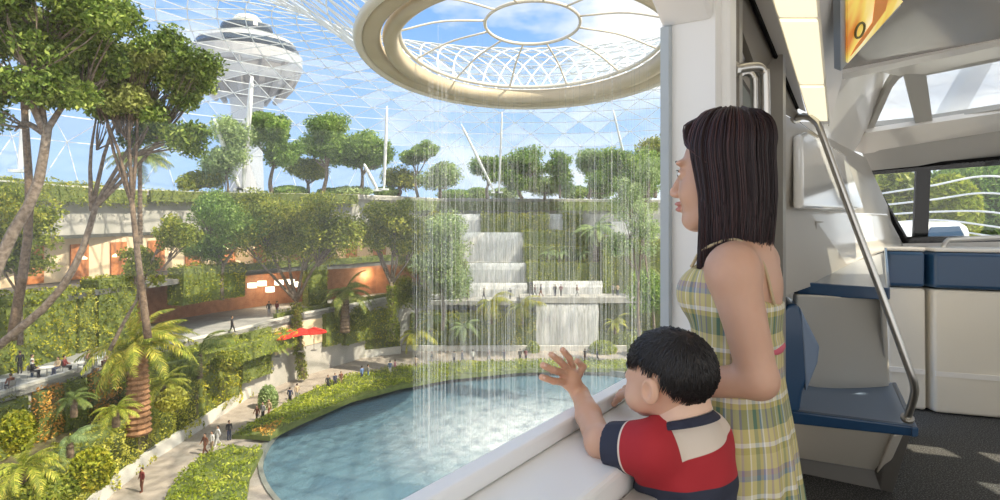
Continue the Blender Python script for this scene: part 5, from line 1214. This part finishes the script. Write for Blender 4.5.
def wbody(p):
    d = torso(p); d = smin(d, cap(p, (-.025, 0, -.07), (-.045, 0, -.20), .048, .056), .03)
    for s_ in (1, -1):
        a, b, c_, e_ = SH[s_]
        m_ = tuple((np.array(a)*.5+np.array(b)*.5)+[0, 0, 0])
        d = smin(d, ell(p, a, (.052, .050, .054)), .03); d = smin(d, cap(p, a, b, .049, .037), .02)
        d = smin(d, cap(p, b, c_, .036, .028), .015); d = smin(d, cap(p, c_, e_, .027, .024), .015)
    return d
bv, bf = sm(wbody, (-.17, -.26, -.80), (.16, .24, -.10), .0055)
def legsw(p):
    d = cap(p, (-.03, .08, -.70), (-.02, .08, -1.05), .085, .052); d = np.minimum(d, cap(p, (-.03, -.08, -.70), (-.02, -.08, -1.05), .085, .052))
    for s_ in (-1, 1):
        d = smin(d, cap(p, (-.02, s_*.08, -1.05), (-.05, s_*.08, -1.43), .050, .032), .03); d = smin(d, cap(p, (-.05, s_*.08, -1.455), (.09, s_*.09, -1.465), .030, .020), .02)
    return d
gv, gf = sm(legsw, (-.16, -.2, -1.50), (.14, .2, -.62), .011)
def handmesh(root, dirv, side, up=(0, 0, 1), h=.0032, scale=1., spread=.25, curl=.5):
    """hand whose fingers leave root along dirv; palm normal = up"""
    dv_ = np.array(dirv, float); dv_ /= np.linalg.norm(dv_); up = np.array(up, float); up -= dv_*(up@dv_); up /= np.linalg.norm(up); sd = np.cross(up, dv_)*side
    P0 = np.array(root); S = scale; prm = []
    for i, (o_, L_) in enumerate(((-.030, .070), (-.010, .080), (.011, .075), (.030, .058))):
        b_ = P0+dv_*.085*S+sd*o_*S; dd_ = dv_+sd*o_*spread*20*.3; dd_ /= np.linalg.norm(dd_)
        m_ = b_+dd_*L_*.45*S-up*L_*.12*curl*S; e_ = m_+(dd_*.75-up*curl)*L_*.55*S
        prm += [(P0+dv_*.03*S+sd*o_*.7*S, b_, .011*S, .0105*S), (b_, m_, .0095*S, .0085*S), (m_, e_, .0083*S, .0065*S)]
    tb = P0+dv_*.025*S-sd*.028*S; tm = tb+(dv_*.6-sd*.75)*.035*S-up*.008*S; te = tm+(dv_*.95-sd*.2)*.03*S-up*.006*S
    prm += [(tb, tm, .013*S, .010*S), (tm, te, .010*S, .008*S)]
    return prm
hand1 = handmesh(SH[1][3], (.9, -.25, -.25), 1, (.1, .2, 1), curl=.6); hand2 = handmesh(SH[-1][3], (.85, .1, -.3), -1, (.1, -.2, 1), curl=.5)
def hfn(prm, pc, w):
    def f_(p):
        d = ell(p, pc, w)
        for a, b, ra, rb in prm: d = smin(d, cap(p, a, b, ra, rb), .004)
        return d
    return f_
parts = [(hv, hf, lip.astype(int)), (bv, bf, None), (gv, gf, None)]
for hp in (hand1, hand2):
    r0 = np.array(hp[0][0]); pcn = r0+(np.array(hp[3][1])-r0)*.35; v, f = sm(hfn(hp, pcn, (.042, .042, .022)), pcn-.13, pcn+.13, .0034); parts.append((v, f, None))
mesh_join('body', parts, [skinA, lipm], lady)
for s_ in (-1, 1):
    q = MB(); q.ico((.0785, s_*.032, .0035), (.0118, .0150, .0085), 3); lpart(q, 'eye', eyew, lady, smooth=True)
    q = MB(); q.ico((.0880, s_*.033, .0030), (.0030, .0062, .0062), 2); lpart(q, 'iris', iris, lady, smooth=True)
    q = MB(); q.tube([(.083, s_*.018, .010), (.0925, s_*.031, .0125), (.084, s_*.047, .009)], [.0012, .0022, .0012], 5); lpart(q, 'eyelashes', iris, lady)
    q = MB(); q.tube([(.094, s_*.012, .026), (.094, s_*.028, .032), (.078, s_*.050, .027)], [.0022, .0030, .0012], 5); lpart(q, 'eyebrow', hairA, lady)
# dress
pm = bpy.data.materials.new('plaid_cotton'); pm.use_nodes = True; nt = pm.node_tree; N = nt.nodes; L = nt.links; b = N['Principled BSDF']; b.inputs['Roughness'].default_value = .75
tcn = N.new('ShaderNodeTexCoord'); sp_ = N.new('ShaderNodeSeparateXYZ'); L.new(tcn.outputs['Object'], sp_.inputs[0])
at = N.new('ShaderNodeMath'); at.operation = 'ARCTAN2'; L.new(sp_.outputs['Y'], at.inputs[0]); L.new(sp_.outputs['X'], at.inputs[1])
def ramp(src, scale, stops, off=0.):
    a_ = N.new('ShaderNodeMath'); a_.operation = 'MULTIPLY_ADD'; a_.inputs[1].default_value = scale; a_.inputs[2].default_value = off; L.new(src, a_.inputs[0]); b_ = N.new('ShaderNodeMath'); b_.operation = 'FRACT'; L.new(a_.outputs[0], b_.inputs[0])
    r_ = N.new('ShaderNodeValToRGB'); r_.color_ramp.interpolation = 'CONSTANT'; e_ = r_.color_ramp.elements; e_[0].position = 0; e_[0].color = (*stops[0][1], 1); e_[1].position = stops[1][0]; e_[1].color = (*stops[1][1], 1)
    for p_, c_ in stops[2:]: k_ = e_.new(p_); k_.color = (*c_, 1)
    L.new(b_.outputs[0], r_.inputs[0]); return r_.outputs[0]
Y1, Y2, VI, GR, WH, BL = (.58, .50, .22), (.44, .38, .12), (.30, .22, .30), (.10, .18, .12), (.80, .78, .72), (.20, .26, .38)
v_ = ramp(at.outputs[0], 2.1, [(0, Y1), (.16, VI), (.22, Y2), (.38, WH), (.42, Y1), (.55, GR), (.66, Y2), (.74, BL), (.79, WH), (.83, Y1), (.94, VI)])
h_ = ramp(sp_.outputs['Z'], 5.5, [(0, Y1), (.14, GR), (.34, Y2), (.40, WH), (.45, Y1), (.60, BL), (.66, VI), (.72, Y1), (.88, Y2), (.95, WH)])
mx_ = N.new('ShaderNodeMixRGB'); mx_.inputs[0].default_value = .5; L.new(v_, mx_.inputs[1]); L.new(h_, mx_.inputs[2]); L.new(mx_.outputs[0], b.inputs['Base Color'])
def dress(p):
    fold = .006*np.sin(np.arctan2(p[:, 1], p[:, 0]+.03)*13+p[:, 2]*5)*np.clip((-.42-p[:, 2])*4, 0, 1)
    t_ = np.clip((-.38-p[:, 2])/.75, 0, 1); rx = .082+.115*t_; ry = .125+.10*t_; q = p[:, :2]-np.array([-.035, 0])
    sk_ = (np.sqrt((q[:, 0]/rx)**2+(q[:, 1]/ry)**2)-1)*rx*.9-fold; sk_ = np.maximum(sk_, p[:, 2]+.37); sk_ = np.maximum(sk_, -1.03-p[:, 2])
    d = smin(torso(p)-.006, sk_, .03)
    d = np.maximum(d, p[:, 2]-(-.212+.55*np.minimum(p[:, 0], .06)+.02*np.cos(p[:, 1]*40)*np.clip(p[:, 0]*20, 0, 1)))
    # thin shell
    return d
v, f = sm(dress, (-.22, -.27, -1.06), (.19, .27, -.14), .0058); do = mesh_join('dress', [(v, f, None)], [pm], lady)
q = MB(); a = np.linspace(0, 2*math.pi, 49)[:-1]
bp_ = [(-.032+.088*math.cos(t), .118*math.sin(t)) for t in np.linspace(0, 2*math.pi, 49)]
q.tube([(x, y, -.375) for x, y in bp_], .012, 8); o = q.build('waist_band', mat('pink_band', (.60, .12, .17), .7), smooth=True); o.parent = do
for s_ in (-1, 1):
    q = MB(); q.tube(spline([(.052, s_*.062, -.205), (.022, s_*.080, -.165), (-.045, s_*.086, -.142), (-.095, s_*.080, -.185), (-.118, s_*.068, -.275)], 30), .0036, 6); o = q.build('strap', mat('strap_tan', (.50, .40, .24), .7), smooth=True); o.parent = do
# hair: scalp cap and long strands
def haircap(p):
    d = ell(p, (-.014, 0, .046), (.092, .083, .096)); d = np.maximum(d, (p[:, 0]-.060)-(p[:, 2]-.060)*.5)
    return np.maximum(d, -.02-p[:, 2])
def curtain(p):
    q = p-np.array([-.026, 0, 0]); t_ = np.clip(-p[:, 2]/.2, -.3, 1); rx = .078-.008*t_; ry = .080-.004*t_
    d = (np.sqrt((q[:, 0]/rx)**2+(q[:, 1]/ry)**2)-1)*.08; d = np.maximum(d, -.165-p[:, 2]-.0*p[:, 0]); d = np.maximum(d, p[:, 2]-.05)
    d = np.maximum(d, p[:, 0]-.018); return d
v, f = sm(lambda p: smin(haircap(p), curtain(p), .01), (-.15, -.11, -.19), (.12, .11, .18), .005)
rg = np.random.default_rng(5)
ho = mesh_join('hair', [(v, f, None)], [hairA], lady)
q = MB()
for i in range(2600):
    s_ = 1 if rg.uniform() < .62 else -1; ph = rg.uniform(math.radians(38), math.radians(180))
    fr_ = ph/math.pi; lift = rg.normal()*.0025+.002
    rx, ry, rz_ = .092+lift, .086+lift, .100+lift; xs_ = .045-.10*fr_
    arc_ = [np.array([-.014+rx*math.cos(ph)*math.sin(q_)+(xs_-.0)*(1-q_/1.57)**1.2, s_*max(.003, ry*math.sin(ph)*math.sin(q_)), .044+rz_*math.cos(q_)*math.sqrt(max(0, 1-(xs_*(1-q_/1.57)/.10)**2))]) for q_ in (.12, .5, .9, 1.25, 1.57)]
    e_ = arc_[-1]; e_[0] = min(e_[0], .052)
    zend = -.235+.10*fr_+rg.normal()*.012-rg.exponential(.010)
    inn = rg.normal()*.004
    lo_ = np.array([e_[0]*.94-.010, e_[1]*.98, -.06]); en = np.array([e_[0]*.80-.012+rg.normal()*.004, e_[1]*.93+inn, zend])
    if ph < math.radians(62): lo_[0] = e_[0]*.62; en[0] = e_[0]*.55+rg.normal()*.004; lo_[1] = s_*.078; en[1] = s_*.078+inn
    pts = spline(arc_+[lo_, en], 17); q.tube(pts, np.linspace(.0022, .0007, 17)*rg.uniform(.7, 1.25), 3, mi=int(rg.uniform() < .22), cap=False)
# front roll swept off the forehead
for i in range(420):
    s_ = 1 if i % 2 else -1; u = rg.uniform(); a_ = rg.uniform(-.022, .012)
    q.tube(spline([(.03+.030*u, s_*.004, .134-.012*u+a_*.5), (.066+.008*u, s_*.018, .108+a_*.6), (.068, s_*.042, .080+a_*.5), (.046, s_*.069, .052), (.005, s_*.083, .020)], 9)+rg.normal(size=3)*.0015, [.0014]*2+[.0021]*5+[.0016]*2, 3, mi=int(rg.uniform() < .25), cap=False)
q.leafy = True; o = q.build('strands', [hairA, hairA2], smooth=True); o.parent = ho

# ================================================================ the boy
fb = np.array([-.70, .714]); AB = math.atan2(fb[1], fb[0]); RB = RZ(AB)
boy = empty('boy', (.319, 1.15, 1.109)); tag(boy, 'small boy with short black hair in a red and navy shirt touching the window', 'person')
HS = .90; HO = np.array([-.010, 0, -.008])
def head_b(p0):
    p = ((p0-HO)/HS)@RB
    d = ell(p, (-.008, 0, .015), (.086, .073, .072)); d = smin(d, ell(p, (.022, 0, -.028), (.058, .058, .056)), .03)
    d = smin(d, ell(p, (.052, 0, -.078), (.018, .020, .014)), .02)
    for s_ in (-1, 1):
        d = smin(d, ell(p, (.042, s_*.036, -.046), (.030, .026, .028)), .02)
        d = smax(d, -ell(p, (.088, s_*.030, -.004), (.016, .018, .010)), .008)
        d = smin(d, ell(p, (.066, s_*.029, -.004), (.0125, .015, .011)), .004)
        e_ = ell(p, (-.010, s_*.079, -.014), (.018, .008, .027), RZ(s_*.3)); e_ = smax(e_, -ell(p, (-.006, s_*.086, -.012), (.009, .007, .016)), .004); d = smin(d, e_, .006)
    d = smin(d, cap(p, (.076, 0, -.012), (.088, 0, -.028), .005, .008), .010); d = smin(d, ell(p, (.078, 0, -.048), (.010, .018, .0048)), .004); d = smin(d, ell(p, (.076, 0, -.057), (.010, .015, .005)), .004)
    d = smin(d, cap(p, (-.02, 0, -.05), (-.03, .0, -.135), .040, .043), .02)
    return d
hv, hf = sm(head_b, (-.12, -.12, -.13), (.12, .12, .11), .0023)
c = ((hv[hf].mean(1)-HO)/HS)@RB; lip = (c[:, 0] > .074) & (np.abs(c[:, 1]) < .018) & (c[:, 2] < -.0435) & (c[:, 2] > -.062)
SL, EL, WL = np.array([-.053, -.045, -.125]), np.array([-.131, .015, -.136]), np.array([-.1735, .150, -.090])
Bo = np.array([.319, 1.15, 1.109])
def glass_d(x): 
    k = (x-CX)/F; return (G0[0]-.684848*G0[1])/(k-.684848)
def G(x, y, off=.012):
    d = glass_d(x); return P(x, y, d)-Bo+NI*off
palm_c = G(563, 378, .017)
WL = G(568, 392, .030)
fing = [((556.5, 381), (547.5, 380), (538, 376.5), .0078, .0065), ((557, 372), (546.5, 369), (539, 364.5), .0080, .0066), ((561, 367), (553.5, 360), (547.5, 354), .0080, .0066), ((567, 366), (563, 357), (559, 349.5), .0080, .0066), ((573, 374), (577, 366), (573.5, 360.5), .0088, .0070)]
def arm_b(p):
    d = cap(p, SL, EL, .034, .028); d = smin(d, cap(p, EL, EL*.45+WL*.55+np.array([0, 0, -.004]), .0275, .025), .012); d = smin(d, cap(p, EL*.45+WL*.55, WL, .025, .0185), .012)
    h_ = cap(p, WL, palm_c, .018, .019); h_ = smin(h_, ell(p, palm_c, (.022, .018, .021)), .01)
    for k_, (a, b, c_, ra, rb) in enumerate(fing):
        A1, B1, C1 = G(*a, .013), G(*b, .015), G(*c_, .009); root = palm_c*.55+A1*.45
        h_ = smin(h_, cap(p, root, A1, ra*1.15, ra*1.1), .006); h_ = smin(h_, cap(p, A1, B1, ra, ra*.92), .0025); h_ = smin(h_, cap(p, B1, C1, ra*.92, rb), .0025)
    return smin(d, h_, .01)
av, af = sm(arm_b, (-.26, -.10, -.19), (-.005, .26, .03), .0021)
def trunk_b(p):
    d = cap(p, (.005, .0, -.20), (.02, .02, -.42), .064, .07); d = smin(d, cap(p, (.056, .040, -.20), (.062, .046, -.42), .064, .07), .05)
    d = smin(d, cap(p, (-.04, -.03, -.132), (.080, .064, -.140), .036, .034), .05); d = smin(d, cap(p, (.02, .0, -.08), (.035, .02, -.16), .045, .06), .03)
    return d
def low_b(p):
    d = trunk_b(p); d = smin(d, cap(p, (.084, .070, -.14), (.11, .145, -.27), .034, .028), .02); d = smin(d, cap(p, (.11, .145, -.27), (.06, .24, -.25), .028, .019), .015)
    for x, y in ((.005, .01), (.095, .06)): d = smin(d, cap(p, (x, y, -.45), (x, y, -.75), .065, .045), .03); d = smin(d, cap(p, (x, y, -.75), (x, y, -1.06), .043, .03), .02); d = smin(d, cap(p, (x, y, -1.075), (x-.08, y+.08, -1.085), .025, .02), .02)
    return d
tv, tf = sm(low_b, (-.12, -.13, -1.11), (.22, .29, -.06), .0075)
hb_ = handmesh((.06, .24, -.25), (-.9, .3, -.1), -1, (0, .3, 1), scale=.6, curl=.5); pcn = np.array(hb_[0][0])+np.array([-.02, .005, 0]); hv2, hf2 = sm(hfn(hb_, pcn, (.026, .026, .014)), pcn-.08, pcn+.08, .0028)
mesh_join('body', [(hv, hf, lip.astype(int)), (av, af, None), (tv, tf, None), (hv2, hf2, None)], [skinB, lipm], boy)
def rbp(p): return (np.asarray(p)@RB.T)*HS+HO
nail = mat('nail', (.78, .52, .42), .25)
for k_, (a, b_, c_, ra, rb) in enumerate(fing):
    A1, C1 = G(*b_, .015), G(*c_, .009); dn = (C1-A1)/np.linalg.norm(C1-A1); q = MB(); q.ico((0, 0, 0), (.0052, .0035, .0015), 2); R_ = np.stack([dn, np.cross(NI, dn), NI]); q.v[0] = q.v[0]@R_+C1-dn*.001+NI*rb*.9; lpart(q, 'fingernail', nail, boy, smooth=True)
for s_ in (-1, 1):
    q = MB(); q.ico((.0690, s_*.0295, -.004), (.010, .0125, .0075), 3); q.v[0] = rbp(q.v[0]); lpart(q, 'eye', eyew, boy, smooth=True)
    q = MB(); q.ico((.0780, s_*.030, -.004), (.0028, .0060, .0060), 2); q.v[0] = rbp(q.v[0]); lpart(q, 'iris', iris, boy, smooth=True)
    q = MB(); q.tube(rbp([(.080, s_*.012, .014), (.079, s_*.028, .018), (.064, s_*.046, .014)]), [.0014, .0022, .001], 5); lpart(q, 'eyebrow', hairB, boy)
# shirt
navyc = mat('shirt_navy', (.028, .032, .055), .85, bump=.15, bscale=400); redc = mat('shirt_red', (.42, .022, .030), .85, bump=.15, bscale=400); whitec = mat('shirt_white', (.74, .66, .58), .85, bump=.1, bscale=300); peach = mat('collar_peach', (.78, .52, .38), .8)
sax = (EL-SL); sl_ = np.linalg.norm(sax); sax = sax/sl_
def shirt(p):
    wr = .0030*np.sin(p[:, 2]*80+np.sin(p[:, 0]*45)*2+p[:, 1]*30)*np.clip((-.14-p[:, 2])*14, 0, 1)+.0022*np.sin((p@sax)*120+p[:, 2]*90)*np.clip((-.02-p[:, 0])*18, 0, 1)
    d = trunk_b(p)-.011-wr; d = smin(d, cap(p, SL, SL+sax*sl_*.86+np.array([0, 0, -.004]), .047, .043), .025)
    d = smin(d, cap(p, (.084, .070, -.14), (.106, .128, -.22), .044, .040), .025)
    d = smax(d, (p-SL)@sax-sl_*.80, .003); d = np.maximum(d, -.46-p[:, 2])
    return smax(d, -cap(p, (.005, -.0, -.05), (.020, .006, -.100), .046, .038), .004)
v, f = sm(shirt, (-.17, -.15, -.48), (.23, .21, -.05), .0042)
fm = bpy.data.materials.new('shirt_colour_blocks'); fm.use_nodes = True; nt = fm.node_tree; N = nt.nodes; L = nt.links; b = N['Principled BSDF']; b.inputs['Roughness'].default_value = .85
tcn = N.new('ShaderNodeTexCoord')
def above(v_, t_, sharp=900):
    d_ = N.new('ShaderNodeVectorMath'); d_.operation = 'DOT_PRODUCT'; d_.inputs[1].default_value = tuple(v_); L.new(tcn.outputs['Object'], d_.inputs[0])
    m_ = N.new('ShaderNodeMath'); m_.operation = 'MULTIPLY_ADD'; m_.inputs[1].default_value = sharp; m_.inputs[2].default_value = -t_*sharp; m_.use_clamp = True; L.new(d_.outputs['Value'], m_.inputs[0]); return m_.outputs[0]
def mul(a_, b_): m_ = N.new('ShaderNodeMath'); m_.operation = 'MULTIPLY'; L.new(a_, m_.inputs[0]); L.new(b_, m_.inputs[1]); return m_.outputs[0]
def over(base, colr, mask):
    m_ = N.new('ShaderNodeMixRGB'); m_.inputs['Color2'].default_value = (*colr, 1)
    if isinstance(base, tuple): m_.inputs['Color1'].default_value = (*base, 1)
    else: L.new(base, m_.inputs['Color1'])
    L.new(mask, m_.inputs['Fac']); return m_.outputs[0]
NV, RD_, WT = (.028, .032, .055), (.40, .020, .028), (.72, .62, .52)
sd_ = sax-np.array([0, 0, 0]); s0_ = SL@sax
k_ = over(NV, RD_, above((0, 0, 1), -.190))
k_ = over(k_, WT, mul(above((-.15, 0, 1), -.139), above((1, .2, .25), -.052)))
arm_ = mul(above(sd_, s0_+.004), above((-1, 0, 0), .045)); arm_ = mul(arm_, above((0, 0, 1), -.190))
k_ = over(k_, RD_, arm_); k_ = over(k_, WT, mul(arm_, above(sd_, s0_+.036))); k_ = over(k_, NV, mul(arm_, above(sd_, s0_+.0395)))
L.new(k_, b.inputs['Base Color'])
wv = N.new('ShaderNodeTexNoise'); wv.inputs['Scale'].default_value = 300; L.new(tcn.outputs['Object'], wv.inputs['Vector']); bq = N.new('ShaderNodeBump'); bq.inputs['Strength'].default_value = .2; bq.inputs['Distance'].default_value = .001; L.new(wv.outputs['Fac'], bq.inputs['Height']); L.new(bq.outputs[0], b.inputs['Normal'])
so_ = mesh_join('shirt', [(v, f, None)], [fm], boy)
cx_ = np.array([.014, -.010, -.060]); 
def ringpts(r1, r2, zt_, n=41): return [cx_+np.array([math.cos(t)*r1*fb[0]-math.sin(t)*r2*fb[1], math.cos(t)*r1*fb[1]+math.sin(t)*r2*fb[0], zt_-.018*math.cos(t)]) for t in np.linspace(0, 2*math.pi, n)]
def band(name, r1, r2, z0, z1, m_, gap=.012):
    a_, b_ = np.array(ringpts(r1, r2, z1)), np.array(ringpts(r1+gap, r2+gap, z0)); n = len(a_); q = MB(); c0_ = np.array([cx_[0], cx_[1], 0]); 
    ia = a_-(a_-c0_)*np.array([.08, .08, 0]); ib = b_-(b_-c0_)*np.array([.08, .08, 0])
    V = np.concatenate([a_, b_, ib, ia]); f_ = [((k*n+i), (k*n+i+1), ((k+1) % 4*n+i+1), ((k+1) % 4*n+i)) for k in range(4) for i in range(n-1)]; q.add(V, f_); o = q.build(name, m_, smooth=False); o.parent = so_; md = o.modifiers.new('s', 'SUBSURF'); md.levels = md.render_levels = 1
    return o
band('collar', .047, .045, -.018, .020, peach, gap=.010); band('collar_band', .057, .054, -.030, -.017, navyc, gap=.016)
def pants(p):
    d = cap(p, (.005, .01, -.40), (.02, .02, -.48), .083, .083); d = smin(d, cap(p, (.09, .06, -.40), (.09, .06, -.48), .083, .083), .04)
    for x, y in ((.005, .01), (.095, .06)): d = smin(d, cap(p, (x, y, -.47), (x, y, -.72), .078, .07), .02)
    return np.maximum(d, p[:, 2]+.38)
v, f = sm(pants, (-.12, -.12, -.82), (.22, .2, -.36), .008); mesh_join('shorts', [(v, f, None)], [cl['jeans']], boy)
# hair
def hairc_b(p0):
    p = ((p0-HO)/HS)@RB; d = ell(p, (-.012, 0, .020), (.0925, .0795, .080))
    lim = np.where(p[:, 0] > .02, .030, np.where(p[:, 0] > -.034, .019+(p[:, 0]+.03)*.22, -.052+(p[:, 0]+.09)*1.03)); lim = np.maximum(lim, -.058)
    return smax(d, lim-p[:, 2], .004)
v, f = sm(hairc_b, (-.12, -.12, -.07), (.12, .12, .12), .0028); hb2 = mesh_join('hair', [(v, f, None)], [hairB], boy)
q = MB(); wh = np.array([-.06, .015, .075])
cnt = 0
while cnt < 4200:
    d_ = rg.normal(size=3); d_ /= np.linalg.norm(d_); ro = np.array([-.012, 0, .020])+d_*np.array([.091, .078, .0785])
    lim = .032 if ro[0] > .02 else (.026+(ro[0]+.03)*.2 if ro[0] > -.036 else max(-.055, -.05+(ro[0]+.09)*1.03))
    if ro[2] < lim+.006: continue
    cnt += 1; nrm_ = d_/np.array([.091, .078, .0785]); nrm_ /= np.linalg.norm(nrm_)
    fl_ = ro-wh; fl_[2] -= .06; fl_ -= nrm_*(fl_@nrm_); fl_ /= np.linalg.norm(fl_)+1e-9; fl_ += rg.normal(size=3)*.09
    L_ = rg.uniform(.018, .034); p1 = ro+fl_*L_*.5+nrm_*.0015; p2 = ro+fl_*L_
    rr_ = (p2-np.array([-.012, 0, .020]))/np.array([.091, .078, .0785]); k_ = np.linalg.norm(rr_); p2 = np.array([-.012, 0, .020])+(p2-np.array([-.012, 0, .020]))/k_*rg.uniform(.99, 1.012)
    q.tube(rbp([ro, p1, p2]), [.0012, .0012, .0004], 3, cap=False)
q.leafy = True; o = q.build('strands', hairB, smooth=True); o.parent = hb2
